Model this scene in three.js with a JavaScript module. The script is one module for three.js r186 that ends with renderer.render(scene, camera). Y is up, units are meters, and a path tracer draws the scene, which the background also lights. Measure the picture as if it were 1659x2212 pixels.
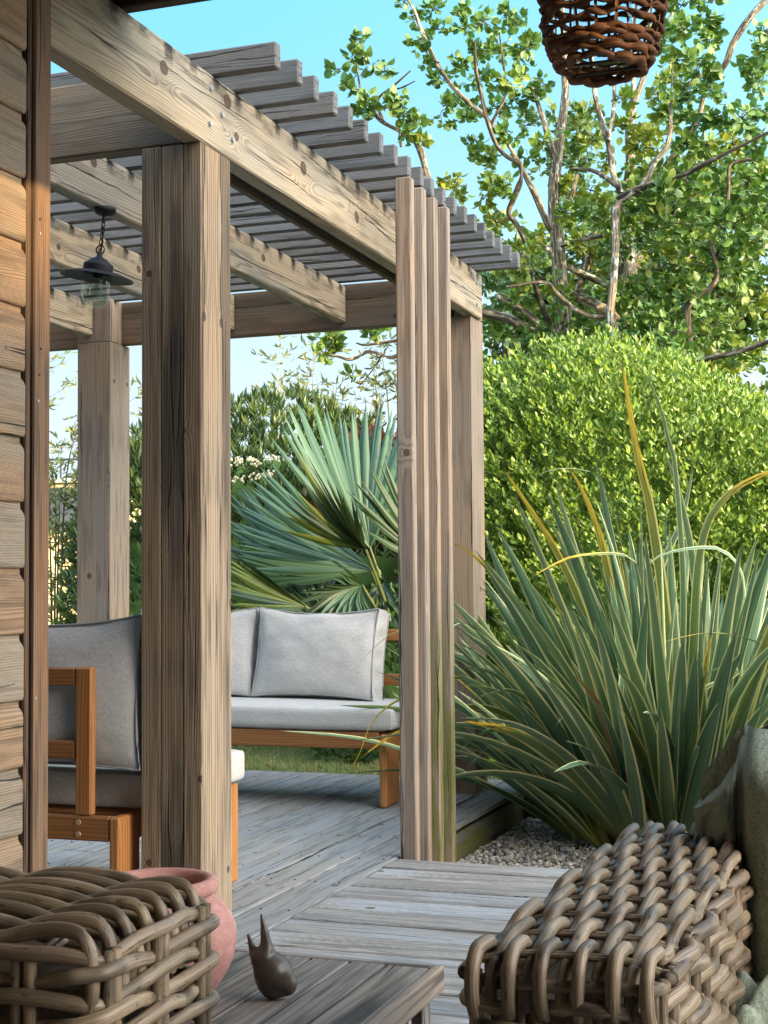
import * as THREE from 'three';
import { mergeGeometries } from 'three/addons/utils/BufferGeometryUtils.js';
import { MarchingCubes } from 'three/addons/objects/MarchingCubes.js';

// ---------------------------------------------------------------- camera, sky, sun
const scene = new THREE.Scene();
const camera = new THREE.PerspectiveCamera(39.036, 0.75, 0.05, 800);
camera.rotation.order = 'YXZ';
camera.rotation.set(0.05205, 0.33974, -0.00784);
camera.position.set(1.973, 1.03, 3.927);
camera.updateMatrixWorld();
const renderer = new THREE.WebGLRenderer({ antialias: true });
renderer.toneMapping = THREE.LinearToneMapping;
renderer.toneMappingExposure = 1.8;
renderer.shadowMap.enabled = true;

const SUN = new THREE.Vector3(0.93, 0.213, 0.37).normalize();
const lerp = (a, b, t) => a + (b - a) * t, clamp = (x, a, b) => Math.min(b, Math.max(a, x));
const smooth = (a, b, x) => { const t = clamp((x - a) / (b - a), 0, 1); return t * t * (3 - 2 * t); };
{
  const W = 512, H = 256, data = new Float32Array(W * H * 4);
  for (let r = 0; r < H; r++) for (let c = 0; c < W; c++) {
    const up = ((r + 0.5) / H - 0.5) * Math.PI, az = ((c + 0.5) / W - 0.5) * 2 * Math.PI;
    const x = Math.cos(az) * Math.cos(up), z = Math.sin(az) * Math.cos(up), y = Math.sin(up);
    const e = Math.max(0, y), cs = x * SUN.x + y * SUN.y + z * SUN.z;
    const t1 = smooth(0, 0.42, e), t2 = smooth(0.3, 1, e);
    const hz = [0.52, 0.58, 0.61], md = [0.1, 0.43, 0.68], zn = [0.22, 0.46, 0.8];
    const g = Math.exp(-(1 - cs) * 5.5), g2 = Math.exp(-(1 - cs) * 2.8);   // air glowing towards the low sun
    const glow = [4.6, 3.9, 3.2], wide = [4.8, 4.5, 4.1];
    const i = (r * W + c) * 4;
    for (let k = 0; k < 3; k++) {
      let v = lerp(lerp(hz[k], md[k], t1), zn[k], t2) + glow[k] * g * (1 - 0.5 * e) + wide[k] * g2;
      if (y < 0) v = lerp(v, [0.1, 0.13, 0.06][k], smooth(0, 0.05, -y));
      data[i + k] = v;
    }
    data[i + 3] = 1;
  }
  const t = new THREE.DataTexture(data, W, H, THREE.RGBAFormat, THREE.FloatType);
  t.mapping = THREE.EquirectangularReflectionMapping; t.magFilter = THREE.LinearFilter; t.minFilter = THREE.LinearFilter; t.needsUpdate = true;
  scene.background = t; scene.environment = t;
}
const sun = new THREE.DirectionalLight(new THREE.Color().setRGB(1, 0.7, 0.36), 5);
sun.name = 'sun'; sun.position.copy(SUN).multiplyScalar(40).add(new THREE.Vector3(0, 1, -4)); sun.target.position.set(0, 1, -4);
sun.castShadow = true; sun.shadow.mapSize.set(4096, 4096);
Object.assign(sun.shadow.camera, { left: -14, right: 14, top: 12, bottom: -8, near: 1, far: 80 });
scene.add(sun, sun.target);

// ---------------------------------------------------------------- helpers
function rng(s) { let a = s >>> 0; return () => { a = (a + 0x6d2b79f5) | 0; let t = Math.imul(a ^ (a >>> 15), 1 | a); t = (t + Math.imul(t ^ (t >>> 7), 61 | t)) ^ t; return ((t ^ (t >>> 14)) >>> 0) / 4294967296; }; }
const hash = (x, y, s) => { let h = Math.imul(x | 0, 374761393) + Math.imul(y | 0, 668265263) + Math.imul(s | 0, 1274126177); h = Math.imul(h ^ (h >>> 13), 1274126177); return ((h ^ (h >>> 16)) >>> 0) / 4294967296; };
function vn(x, y, s = 0) { const ix = Math.floor(x), iy = Math.floor(y), fx = x - ix, fy = y - iy, u = fx * fx * (3 - 2 * fx), v = fy * fy * (3 - 2 * fy); const a = hash(ix, iy, s), b = hash(ix + 1, iy, s), c = hash(ix, iy + 1, s), d = hash(ix + 1, iy + 1, s); return a + (b - a) * u + (c - a) * v + (a - b - c + d) * u * v; }
const fbm = (x, y, s, n = 3) => { let v = 0, a = 0.5, f = 1; for (let i = 0; i < n; i++) { v += a * vn(x * f, y * f, s + i * 17); a *= 0.5; f *= 2.03; } return v / (1 - Math.pow(0.5, n)); };
const n3 = (x, y, z, s = 0) => (vn(x + z * 0.37, y + z * 0.71, s) + vn(y + 11.3 + x * 0.21, z + 3.1, s + 5) + vn(z + 7.7, x + y * 0.33, s + 9)) / 3;
const V = (x, y, z) => new THREE.Vector3(x, y, z);
const EYE = camera.position.clone(), TANH = Math.tan((39.036 / 2) * Math.PI / 180);
// a point of the picture (1659 x 2212) brought onto the upright plane at depth z of the place
function at(px, py, z) { const d = V((px - 829.5) / 1106 * TANH, -(py - 1106) / 1106 * TANH, -1).applyQuaternion(camera.quaternion); return d.multiplyScalar((z - EYE.z) / d.z).add(EYE); }

const used = new Map();
function numbered(n) { const k = used.get(n) ?? 0; used.set(n, k + 1); return k ? `${n}_${String(k).padStart(3, '0')}` : n; }
function shade(o) { o.traverse((m) => { if (m.isMesh) { m.castShadow = true; m.receiveShadow = true; } }); return o; }
function tag(o, label, category, group, kind) { if (label) o.userData.label = label; if (category) o.userData.category = category; if (group) o.userData.group = group; if (kind) o.userData.kind = kind; return o; }
function thing(name, label, category, pos = [0, 0, 0], turn = 0, group) { const o = new THREE.Group(); o.name = numbered(name); o.position.set(...pos); o.rotation.y = turn; scene.add(o); return tag(o, label, category, group); }
function part(parent, name, geo, mat, label) { const m = new THREE.Mesh(geo, mat); m.name = name; m.castShadow = m.receiveShadow = true; parent.add(m); if (label) m.userData.label = label; return m; }
function top(name, geo, mat, label, category, group) { const m = new THREE.Mesh(geo, mat); m.name = numbered(name); m.castShadow = m.receiveShadow = true; scene.add(m); return tag(m, label, category, group); }
function struct(name, geo, mat) { const m = geo ? new THREE.Mesh(geo, mat) : new THREE.Group(); m.name = numbered(name); m.castShadow = m.receiveShadow = true; m.userData.kind = 'structure'; scene.add(m); return m; }
function at3(g, x, y, z) { g.translate(x, y, z); return g; }

// ---------------------------------------------------------------- textures
function tex(w, h, fill, tw, tl, srgb, wrap = THREE.MirroredRepeatWrapping) {
  const d = new Uint8Array(w * h * 4);
  fill(d);
  const t = new THREE.DataTexture(d, w, h); t.magFilter = THREE.LinearFilter; t.minFilter = THREE.LinearMipmapLinearFilter; t.generateMipmaps = true;
  t.wrapS = t.wrapT = wrap; t.repeat.set(1 / tw, 1 / tl); if (srgb) t.colorSpace = THREE.SRGBColorSpace; t.needsUpdate = true;
  return t;
}
// sawn timber: growth rings cut by the saw, knots that push the rings aside, drying cracks, silvered weathering
function wood(o) {
  const { w = 320, h = 1400, tw, tl, seed, c0, c1, grey = [150, 146, 138], greyAmt = 0.5, rings = 140, d = 0.05, x0 = 0.5, knots = [], cracks = 5, stain = 0.25, contrast = 0.6, wob = 0.02, bump = 0.0015, rough = 0.85, black = 0, moss = 0, mossLow = 0, tops = 0 } = o;
  const R = rng(seed), col = new Uint8Array(w * h * 4), bmp = new Uint8Array(w * h * 4);
  const cr = []; for (let i = 0; i < cracks; i++) cr.push({ x: R() * tw, y0: R() * tl, len: (0.12 + R() * 0.5) * tl * 0.5, wd: 0.0006 + R() * 0.0014, s: (seed * 31 + i * 7) | 0 });
  for (let j = 0; j < h; j++) {
    const y = (j + 0.5) / h * tl, drift = (fbm(y * 0.7, 3.3, seed, 2) - 0.5) * wob * 3;
    const crx = cr.map((c) => { const t = (y - c.y0) / c.len; if (t < 0 || t > 1) return null; return [c.x + (fbm(y * 5, c.s, seed + 3, 3) - 0.5) * 0.02 + drift, c.wd * Math.sin(Math.PI * t) * (0.5 + fbm(y * 18, c.s + 5, seed, 2))]; });
    for (let i = 0; i < w; i++) {
      const x = (i + 0.5) / w * tw, xx = x - x0 * tw + drift;
      let rad = Math.hypot(d, xx) + (fbm(x * 9, y * 1.3, seed + 1, 3) - 0.5) * wob + (vn(x * 60, y * 2.4, seed + 2) - 0.5) * 0.0022;
      let knot = 0, kr = 0, ring2 = 0;
      for (const [kx, ky, r, e = 1.15] of knots) {
        const dx = x - kx + (vn(y * 30, kx * 9, seed) - 0.5) * r * 0.3, dy = (y - ky) / e, q = Math.hypot(dx, dy) / r;
        if (q < 7) { rad += r * 1.5 * Math.exp(-q * q * 0.12) * (0.82 + 0.18 * Math.cos(Math.atan2(dy, dx) * 2)); if (q < 1.25) { knot = Math.max(knot, 1 - smooth(0.85, 1.2, q)); kr = q; ring2 = 0.5 + 0.5 * Math.sin(q * r * 2600 + vn(dx * 200, dy * 200, seed) * 2); } }
      }
      const t = rad * rings - Math.floor(rad * rings), late = smooth(0.35, 0.88, t) * (1 - smooth(0.92, 1, t));
      const fib = 0.6 * vn(x * 900, y * 9, seed + 4) + 0.4 * vn(x * 420, y * 26, seed + 44), fib2 = vn(x * 320, y * 3.2, seed + 5), patch = fbm(x * 5 + 3, y * 1.6, seed + 6, 3), spot = fbm(x * 60, y * 5, seed + 8, 3);
      const ga = clamp(greyAmt * (0.35 + 1.3 * smooth(0.3, 0.7, patch)) + (fib2 - 0.5) * 0.25, 0, 1);
      const lv = clamp(late * contrast + (fib - 0.5) * 0.28, 0, 1);
      let st = 1 - stain * 0.55 * smooth(0.45, 0.85, spot) - 0.1 * (fib2 - 0.5);
      if (black) st *= 1 - black * smooth(0.6, 0.75, fbm(x * 10, y * 0.8, seed + 12, 4));
      let crk = 0;
      for (const c of crx) if (c) { const q = Math.abs(x - c[0]); if (q < c[1] * 2.2) crk = Math.max(crk, 1 - smooth(c[1] * 0.5, c[1] * 2.2, q)); }
      let tp = 0;
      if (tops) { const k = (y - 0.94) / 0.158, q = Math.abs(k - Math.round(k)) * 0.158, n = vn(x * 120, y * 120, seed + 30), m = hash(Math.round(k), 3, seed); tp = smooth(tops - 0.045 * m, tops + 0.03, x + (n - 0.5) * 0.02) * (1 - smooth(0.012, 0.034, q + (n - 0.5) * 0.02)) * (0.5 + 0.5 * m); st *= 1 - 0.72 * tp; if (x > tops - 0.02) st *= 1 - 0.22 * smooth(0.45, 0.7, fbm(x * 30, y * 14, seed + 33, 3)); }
      const ms = mossLow ? mossLow * smooth(1.35, 2.6, y) * smooth(0.25, 0.6, fbm(x * 20, y * 4, seed + 20, 4)) : moss ? moss * smooth(0.5, 0.7, fbm(x * 14, y * 5, seed + 20, 4)) : 0;
      const o4 = (j * w + i) * 4;
      for (let k = 0; k < 3; k++) {
        let v = lerp(lerp(c0[k], c1[k], lv), grey[k] * (1 - 0.3 * lv), ga) * st;
        if (knot) v = lerp(v, (k === 0 ? 96 : k === 1 ? 72 : 52) * (0.62 + 0.5 * ring2) * (kr > 0.82 ? 0.6 : 1), knot * 0.85);
        if (ms) v = lerp(v, [92, 98, 34][k] * (0.7 + 0.6 * fib), ms);
        v *= 1 - crk * 0.82;
        col[o4 + k] = clamp(v, 0, 255);
      }
      col[o4 + 3] = 255;
      const b = clamp((0.62 + 0.25 * late + 0.22 * (fib - 0.5) + 0.15 * (fib2 - 0.5) - knot * 0.06 - crk * 0.7) * 255, 0, 255);
      bmp[o4] = bmp[o4 + 1] = bmp[o4 + 2] = b; bmp[o4 + 3] = 255;
    }
  }
  const map = tex(w, h, (a) => a.set(col), tw, tl, true), bm = tex(w, h, (a) => a.set(bmp), tw, tl, false);
  const make = (tint = [1, 1, 1]) => new THREE.MeshStandardMaterial({ map, bumpMap: bm, bumpScale: bump, roughness: rough, vertexColors: true, color: new THREE.Color().setRGB(...tint) });
  const m = make(); m.userData.make = make; return m;
}
const M = {};
// the long face of the front beam: u = height over its lower edge, v = metres from its near end
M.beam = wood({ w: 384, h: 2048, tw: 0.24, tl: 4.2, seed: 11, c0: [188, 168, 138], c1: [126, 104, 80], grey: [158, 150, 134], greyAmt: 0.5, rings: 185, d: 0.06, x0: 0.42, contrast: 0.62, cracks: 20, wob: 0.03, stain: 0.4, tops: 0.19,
  knots: [[0.143, 0.595, 0.02], [0.182, 1.02, 0.022], [0.085, 1.085, 0.014], [0.135, 1.645, 0.023], [0.09, 2.19, 0.021], [0.15, 3.0, 0.015]] });
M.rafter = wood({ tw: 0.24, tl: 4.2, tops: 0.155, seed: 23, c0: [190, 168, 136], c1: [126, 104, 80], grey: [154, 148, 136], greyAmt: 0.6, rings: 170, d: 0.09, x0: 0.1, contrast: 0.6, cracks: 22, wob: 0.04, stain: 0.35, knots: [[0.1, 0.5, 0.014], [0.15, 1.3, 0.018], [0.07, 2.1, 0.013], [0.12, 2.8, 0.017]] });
M.greybeam = wood({ tw: 0.3, tl: 3, seed: 29, c0: [142, 120, 96], c1: [96, 78, 60], grey: [118, 112, 102], greyAmt: 0.55, rings: 170, d: 0.03, x0: 0.6, cracks: 5, wob: 0.03, stain: 0.3, knots: [[0.19, 1.65, 0.014], [0.08, 2.4, 0.012]] });
M.post = wood({ tw: 0.3, tl: 2.6, seed: 37, c0: [180, 154, 124], c1: [110, 88, 68], grey: [162, 147, 127], greyAmt: 0.4, rings: 120, d: 0.14, x0: -0.25, contrast: 0.7, cracks: 12, wob: 0.014, stain: 0.4, black: 0.35, knots: [[0.1, 0.6, 0.009], [0.13, 1.42, 0.013, 1.4], [0.16, 1.95, 0.01], [0.22, 0.9, 0.009], [0.06, 2.3, 0.012]] });
M.slat = wood({ tw: 0.5, tl: 3, seed: 41, c0: [114, 110, 105], c1: [72, 70, 67], grey: [112, 114, 115], greyAmt: 0.7, rings: 190, d: 0.05, x0: 0.4, cracks: 24, wob: 0.03, stain: 0.4, contrast: 0.7, knots: [[0.1, 0.5, 0.008], [0.3, 1.4, 0.009], [0.42, 2.4, 0.008], [0.2, 2.2, 0.007]] });
M.upright = wood({ tw: 0.4, tl: 2.6, seed: 43, c0: [166, 142, 118], c1: [118, 96, 78], grey: [152, 138, 124], greyAmt: 0.55, rings: 150, d: 0.12, x0: 0.1, cracks: 9, wob: 0.012, stain: 0.3, knots: [[0.05, 1.15, 0.012], [0.2, 0.62, 0.013], [0.33, 1.7, 0.01]] });
M.mossy = wood({ w: 256, tw: 0.3, tl: 2.9, seed: 44, c0: [166, 142, 118], c1: [118, 96, 78], grey: [152, 138, 124], greyAmt: 0.55, rings: 150, d: 0.12, x0: 0.1, cracks: 9, wob: 0.012, stain: 0.3, mossLow: 0.85 });
M.deck = wood({ tw: 0.68, tl: 4, seed: 47, c0: [150, 145, 137], c1: [98, 94, 88], grey: [147, 149, 149], greyAmt: 0.78, rings: 120, d: 0.06, x0: 0.4, cracks: 30, wob: 0.05, stain: 0.35, contrast: 0.55, knots: [[0.1, 0.7, 0.012], [0.3, 1.9, 0.014], [0.5, 2.9, 0.013], [0.6, 1.1, 0.01], [0.2, 3.3, 0.012], [0.42, 0.3, 0.01]] });
M.platform = wood({ tw: 0.68, tl: 4, seed: 53, c0: [150, 143, 134], c1: [86, 81, 76], grey: [156, 158, 159], greyAmt: 0.72, rings: 200, d: 0.04, x0: 0.55, cracks: 34, wob: 0.05, stain: 0.4, contrast: 0.85, bump: 0.0025, knots: [[0.1, 0.5, 0.013], [0.28, 1.0, 0.014], [0.47, 0.8, 0.013], [0.6, 1.6, 0.012], [0.2, 1.9, 0.013]] });
M.clad = wood({ tw: 0.5, tl: 2, seed: 59, c0: [172, 140, 108], c1: [110, 82, 60], grey: [154, 141, 124], greyAmt: 0.62, rings: 190, d: 0.04, x0: 0.3, cracks: 8, wob: 0.05, stain: 0.4, contrast: 0.7, knots: [[0.09, 0.45, 0.009], [0.2, 0.62, 0.008], [0.4, 0.4, 0.01], [0.3, 0.9, 0.009], [0.12, 1.3, 0.008]] });
M.trim = wood({ w: 256, tw: 0.3, tl: 2.6, seed: 61, c0: [150, 112, 80], c1: [84, 58, 40], grey: [120, 100, 80], greyAmt: 0.4, rings: 130, d: 0.12, x0: -0.2, cracks: 6, wob: 0.012, stain: 0.5, black: 0.5, knots: [[0.08, 1.2, 0.007]] });
M.teak = wood({ w: 256, h: 1024, tw: 0.3, tl: 1.6, seed: 67, c0: [190, 128, 70], c1: [134, 84, 42], grey: [170, 114, 66], greyAmt: 0.3, rings: 90, d: 0.1, x0: -0.2, cracks: 0, wob: 0.02, stain: 0.12, bump: 0.0003, rough: 0.55, contrast: 0.55 });
M.table = wood({ w: 512, h: 1024, tw: 0.5, tl: 1.2, seed: 71, c0: [146, 136, 126], c1: [92, 86, 80], grey: [146, 143, 139], greyAmt: 0.65, rings: 60, d: 0.12, x0: 0.2, cracks: 6, wob: 0.03, stain: 0.55, contrast: 0.5, bump: 0.0012, rough: 0.75, black: 0.4 });
M.moss = wood({ w: 256, h: 1024, tw: 0.3, tl: 2.2, seed: 73, c0: [112, 104, 84], c1: [70, 64, 48], grey: [116, 116, 110], greyAmt: 0.4, rings: 150, d: 0.1, cracks: 4, stain: 0.4, moss: 0.75 });
M.darkboard = wood({ w: 256, h: 1024, tw: 0.3, tl: 3, seed: 79, c0: [74, 56, 42], c1: [44, 32, 24], grey: [64, 52, 42], greyAmt: 0.3, rings: 110, d: 0.1, cracks: 3 });

// chamfered board, uv in metres: v along its long axis, u across; tint is the tone of this one board
const rb = rng(5);
function cbox(w, h, d, o = {}) {
  const { b = 0.004, ax = w > h ? (w > d ? 0 : 2) : (h > d ? 1 : 2), u0 = null, v0 = null, tint = 1, faceMat = null } = o;
  const hs = [w / 2, h / 2, d / 2], pos = [], nor = [], uv = [], col = [], groups = [[], [], []];
  const ru = rb() * 3, rv = rb() * 3, tc = Array.isArray(tint) ? tint : [tint, tint, tint];
  const P = (s, n) => s.map((sg, k) => sg * (hs[k] - (k === n ? 0 : b)));
  const uvOf = (p, n) => { let u, v; if (n === ax) { u = p[(n + 1) % 3]; v = p[(n + 2) % 3]; } else { v = p[ax]; u = p[3 - n - ax]; } return u0 === null ? [u + ru + n * 0.11, v + rv] : [u + hs[3 - n - ax] + u0, v0 - v]; };
  const tri = (a, bb, c, n, mi) => {
    const e1 = [bb[0] - a[0], bb[1] - a[1], bb[2] - a[2]], e2 = [c[0] - a[0], c[1] - a[1], c[2] - a[2]];
    let nx = [e1[1] * e2[2] - e1[2] * e2[1], e1[2] * e2[0] - e1[0] * e2[2], e1[0] * e2[1] - e1[1] * e2[0]];
    const m = [a[0] + bb[0] + c[0], a[1] + bb[1] + c[1], a[2] + bb[2] + c[2]];
    let q = [a, bb, c]; if (nx[0] * m[0] + nx[1] * m[1] + nx[2] * m[2] < 0) { q = [a, c, bb]; nx = nx.map((t) => -t); }
    const l = Math.hypot(...nx) || 1, st = groups[mi]; st.push([q, nx.map((t) => t / l), n]);
  };
  const quad = (a, bb, c, dd, n, mi) => { tri(a, bb, c, n, mi); tri(a, c, dd, n, mi); };
  for (let n = 0; n < 3; n++) for (const s of [-1, 1]) {
    const t1 = (n + 1) % 3, t2 = (n + 2) % 3, c = [];
    for (const [a, bb] of [[-1, -1], [1, -1], [1, 1], [-1, 1]]) { const sg = [0, 0, 0]; sg[n] = s; sg[t1] = a; sg[t2] = bb; c.push(P(sg, n)); }
    quad(...c, n, faceMat ? faceMat(n, s) : 0);
  }
  for (let k = 0; k < 3; k++) { const n = (k + 1) % 3, m = (k + 2) % 3; for (const a of [-1, 1]) for (const c of [-1, 1]) { const s1 = [0, 0, 0], s2 = [0, 0, 0]; s1[k] = -1; s2[k] = 1; s1[n] = s2[n] = a; s1[m] = s2[m] = c; quad(P(s1, n), P(s2, n), P(s2, m), P(s1, m), n, faceMat ? faceMat(n, a) : 0); } }
  for (const a of [-1, 1]) for (const bb of [-1, 1]) for (const c of [-1, 1]) { const s = [a, bb, c]; tri(P(s, 0), P(s, 1), P(s, 2), 1, faceMat ? faceMat(1, bb) : 0); }
  const g = new THREE.BufferGeometry(); let st = 0;
  groups.forEach((gr, mi) => { for (const [q, nn, n] of gr) for (const p of q) { pos.push(...p); nor.push(...nn); uv.push(...uvOf(p, n)); col.push(...tc); } if (gr.length && faceMat) g.addGroup(st, gr.length * 3, mi); st += gr.length * 3; });
  g.setAttribute('position', new THREE.Float32BufferAttribute(pos, 3)); g.setAttribute('normal', new THREE.Float32BufferAttribute(nor, 3)); g.setAttribute('uv', new THREE.Float32BufferAttribute(uv, 2)); g.setAttribute('color', new THREE.Float32BufferAttribute(col, 3));
  return g;
}
// box between two corners
function span(x0, x1, y0, y1, z0, z1, o) { return at3(cbox(x1 - x0, y1 - y0, z1 - z0, o), (x0 + x1) / 2, (y0 + y1) / 2, (z0 + z1) / 2); }
// round rod or branch along points, radius per point
function rod(pts, rad, o = {}) {
  const { seg = 8, step = null, cap = true, lump = 0, seed = 1, tint = [1, 1, 1], closed = false } = o;
  const cv = new THREE.CatmullRomCurve3(pts, closed, 'catmullrom', 0.5), n = step ?? Math.max(2, (pts.length - 1) * 4);
  const fr = cv.computeFrenetFrames(n, closed), pos = [], nor = [], uv = [], col = [], idx = [], len = cv.getLength();
  const rAt = (t) => { if (typeof rad === 'number') return rad; const q = t * (rad.length - 1), i = Math.min(rad.length - 2, Math.floor(q)); return lerp(rad[i], rad[i + 1], q - i); };
  for (let i = 0; i <= n; i++) {
    const t = i / n, p = cv.getPoint(t), N = fr.normals[i], B = fr.binormals[i], r = rAt(t);
    for (let j = 0; j <= seg; j++) {
      const a = (j % seg) / seg * Math.PI * 2, k = 1 + (lump ? (n3(p.x * 9 + Math.cos(a) * 1.5, p.y * 9, p.z * 9 + Math.sin(a) * 1.5, seed) - 0.5) * lump : 0), c = Math.cos(a) * k, s = Math.sin(a) * k;
      pos.push(p.x + (N.x * c + B.x * s) * r, p.y + (N.y * c + B.y * s) * r, p.z + (N.z * c + B.z * s) * r);
      nor.push(N.x * c + B.x * s, N.y * c + B.y * s, N.z * c + B.z * s); uv.push(j / seg * Math.PI * 2 * (typeof rad === 'number' ? rad : rad[0]) + seed * 0.173, t * len + seed * 0.311); col.push(...tint);
    }
  }
  for (let i = 0; i < n; i++) for (let j = 0; j < seg; j++) { const a = i * (seg + 1) + j, b = a + seg + 1; idx.push(a, a + 1, b, b, a + 1, b + 1); }
  if (cap && !closed) for (const i of [0, n]) {
    const c = pos.length / 3, p = cv.getPoint(i / n), tg = fr.tangents[i], s = i ? 1 : -1; pos.push(p.x, p.y, p.z); nor.push(tg.x * s, tg.y * s, tg.z * s); uv.push(0, 0); col.push(...tint);
    for (let j = 0; j < seg; j++) { const a = i * (seg + 1) + j; if (i) idx.push(c, a, a + 1); else idx.push(c, a + 1, a); }
  }
  const g = new THREE.BufferGeometry();
  g.setAttribute('position', new THREE.Float32BufferAttribute(pos, 3)); g.setAttribute('normal', new THREE.Float32BufferAttribute(nor, 3)); g.setAttribute('uv', new THREE.Float32BufferAttribute(uv, 2)); g.setAttribute('color', new THREE.Float32BufferAttribute(col, 3)); g.setIndex(idx);
  return g;
}
const rgb = (r, g, b) => new THREE.Color().setRGB(r, g, b);
// ---------------------------------------------------------------- ground
function noiseTex(w, h, tw, tl, f, wrap) { return tex(w, h, (d) => { for (let j = 0; j < h; j++) for (let i = 0; i < w; i++) { const c = f(i / w * tw, j / h * tl), o = (j * w + i) * 4; d[o] = clamp(c[0], 0, 255); d[o + 1] = clamp(c[1], 0, 255); d[o + 2] = clamp(c[2], 0, 255); d[o + 3] = 255; } }, tw, tl, true, wrap); }
function plane(x0, x1, z0, z1, y, nx = 1, nz = 1, f = null) {
  const g = new THREE.PlaneGeometry(x1 - x0, z1 - z0, nx, nz); g.rotateX(-Math.PI / 2); g.translate((x0 + x1) / 2, y, (z0 + z1) / 2);
  const p = g.attributes.position, uv = g.attributes.uv; for (let i = 0; i < p.count; i++) { if (f) p.setY(i, y + f(p.getX(i), p.getZ(i))); uv.setXY(i, p.getX(i), p.getZ(i)); }
  g.computeVertexNormals(); return g;
}
const lawnMat = new THREE.MeshStandardMaterial({ roughness: 0.95, map: noiseTex(512, 512, 4, 4, (x, y) => { const a = fbm(x * 3, y * 3, 4, 4), b = vn(x * 60, y * 60, 6); const k = 0.6 + 0.6 * b; return [lerp(84, 150, a) * k, lerp(104, 134, a) * k, lerp(40, 76, a) * k]; }) });
struct('ground', plane(-400, 400, -400, 400, -0.185, 4, 4), new THREE.MeshStandardMaterial({ roughness: 1, map: noiseTex(256, 256, 3, 3, (x, y) => { const a = fbm(x * 4, y * 4, 14, 4); return [lerp(48, 84, a), lerp(42, 72, a), lerp(30, 50, a)]; }) }));
struct('lawn', plane(-60, 60, -120, -3.4, -0.045, 80, 80, (x, z) => (fbm(x * 0.8, z * 0.8, 3, 2) - 0.5) * 0.03), lawnMat);
const gravelMat = new THREE.MeshStandardMaterial({ roughness: 0.95, map: noiseTex(512, 512, 1, 1, (x, y) => { const a = vn(x * 50, y * 50, 2), b = vn(x * 120, y * 120, 5); const k = 0.35 + 0.75 * b; return [lerp(92, 168, a) * k, lerp(84, 156, a) * k, lerp(74, 138, a) * k]; }) });
struct('gravel_bed', plane(0.13, 6, -3.36, -1.3, -0.162, 30, 24, (x, z) => (fbm(x * 3, z * 3, 7, 2) - 0.5) * 0.02), gravelMat);
{
  const R = rng(77), gs = new THREE.IcosahedronGeometry(1, 1), p = gs.attributes.position;
  for (let i = 0; i < p.count; i++) { const v = V(p.getX(i), p.getY(i), p.getZ(i)), k = 0.8 + 0.45 * n3(v.x * 1.3 + 4, v.y * 1.3, v.z * 1.3, 3); p.setXYZ(i, v.x * k, v.y * k * 0.7, v.z * k); }
  gs.computeVertexNormals();
  const n = 12500, im = new THREE.InstancedMesh(gs, new THREE.MeshStandardMaterial({ roughness: 0.8 }), n), mt = new THREE.Matrix4(), q = new THREE.Quaternion();
  const tones = [[0.46, 0.42, 0.36], [0.34, 0.31, 0.27], [0.24, 0.23, 0.22], [0.52, 0.49, 0.45], [0.4, 0.31, 0.22], [0.16, 0.16, 0.17], [0.62, 0.6, 0.56]];
  for (let i = 0; i < n; i++) {
    const x = 0.18 + Math.pow(R(), 1.25) * 2.2, z = -3.3 + R() * 1.96, s = 0.0052 + R() * R() * 0.0095;
    q.setFromEuler(new THREE.Euler(R() * 0.8, R() * 6.28, R() * 0.8)); mt.compose(V(x, -0.158 + (fbm(x * 3, z * 3, 7, 2) - 0.5) * 0.02 + R() * 0.012, z), q, V(s * (0.9 + R() * 0.5), s, s)); im.setMatrixAt(i, mt);
    const t = tones[Math.floor(R() * tones.length)], k = 0.55 + R() * 0.4; im.setColorAt(i, rgb(t[0] * k, t[1] * k, t[2] * k));
  }
  im.name = 'gravel'; scene.add(tag(im, 'grey and beige pea gravel around the base of the striped flax', 'gravel', null, 'stuff'));
  // short lawn, partly straw coloured
  const bg = new THREE.BufferGeometry(); bg.setAttribute('position', new THREE.Float32BufferAttribute([-0.5, 0, 0, 0.5, 0, 0, -0.35, 0.55, 0.12, 0.35, 0.55, 0.12, 0, 1, 0.45], 3)); bg.setIndex([0, 1, 2, 2, 1, 3, 2, 3, 4]); bg.computeVertexNormals();
  const nb = 42000, gm = new THREE.InstancedMesh(bg, new THREE.MeshPhysicalMaterial({ roughness: 0.8, side: THREE.DoubleSide, transmission: 0.3, thickness: 0 }), nb);
  for (let i = 0; i < nb; i++) {
    const near = R() < 0.72, x = near ? -2.4 + R() * 3.4 : -6 + R() * 8, z = -3.56 - Math.pow(R(), 1.4) * (near ? 1.9 : 5); const h = 0.02 + R() * 0.035;
    if (x > 0.1 && z > -3.46) continue;
    q.setFromEuler(new THREE.Euler((R() - 0.5) * 0.8, R() * 6.28, (R() - 0.5) * 0.8)); mt.compose(V(x, -0.055 + (fbm(x * 0.8, z * 0.8, 3, 2) - 0.5) * 0.03, z), q, V(0.0035 + R() * 0.002, h, h)); gm.setMatrixAt(i, mt);
    const d = fbm(x * 5, z * 5, 41, 3), k = 0.7 + R() * 0.6; if (R() < 0.12 + 0.5 * smooth(0.45, 0.7, d)) gm.setColorAt(i, rgb(0.36 * k, 0.31 * k, 0.13 * k)); else gm.setColorAt(i, rgb(0.15 * k, 0.22 * k, 0.05 * k));
  }
  gm.name = 'grass'; scene.add(tag(gm, 'short mown lawn with straw coloured patches behind the deck', 'grass', null, 'stuff'));
}
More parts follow.
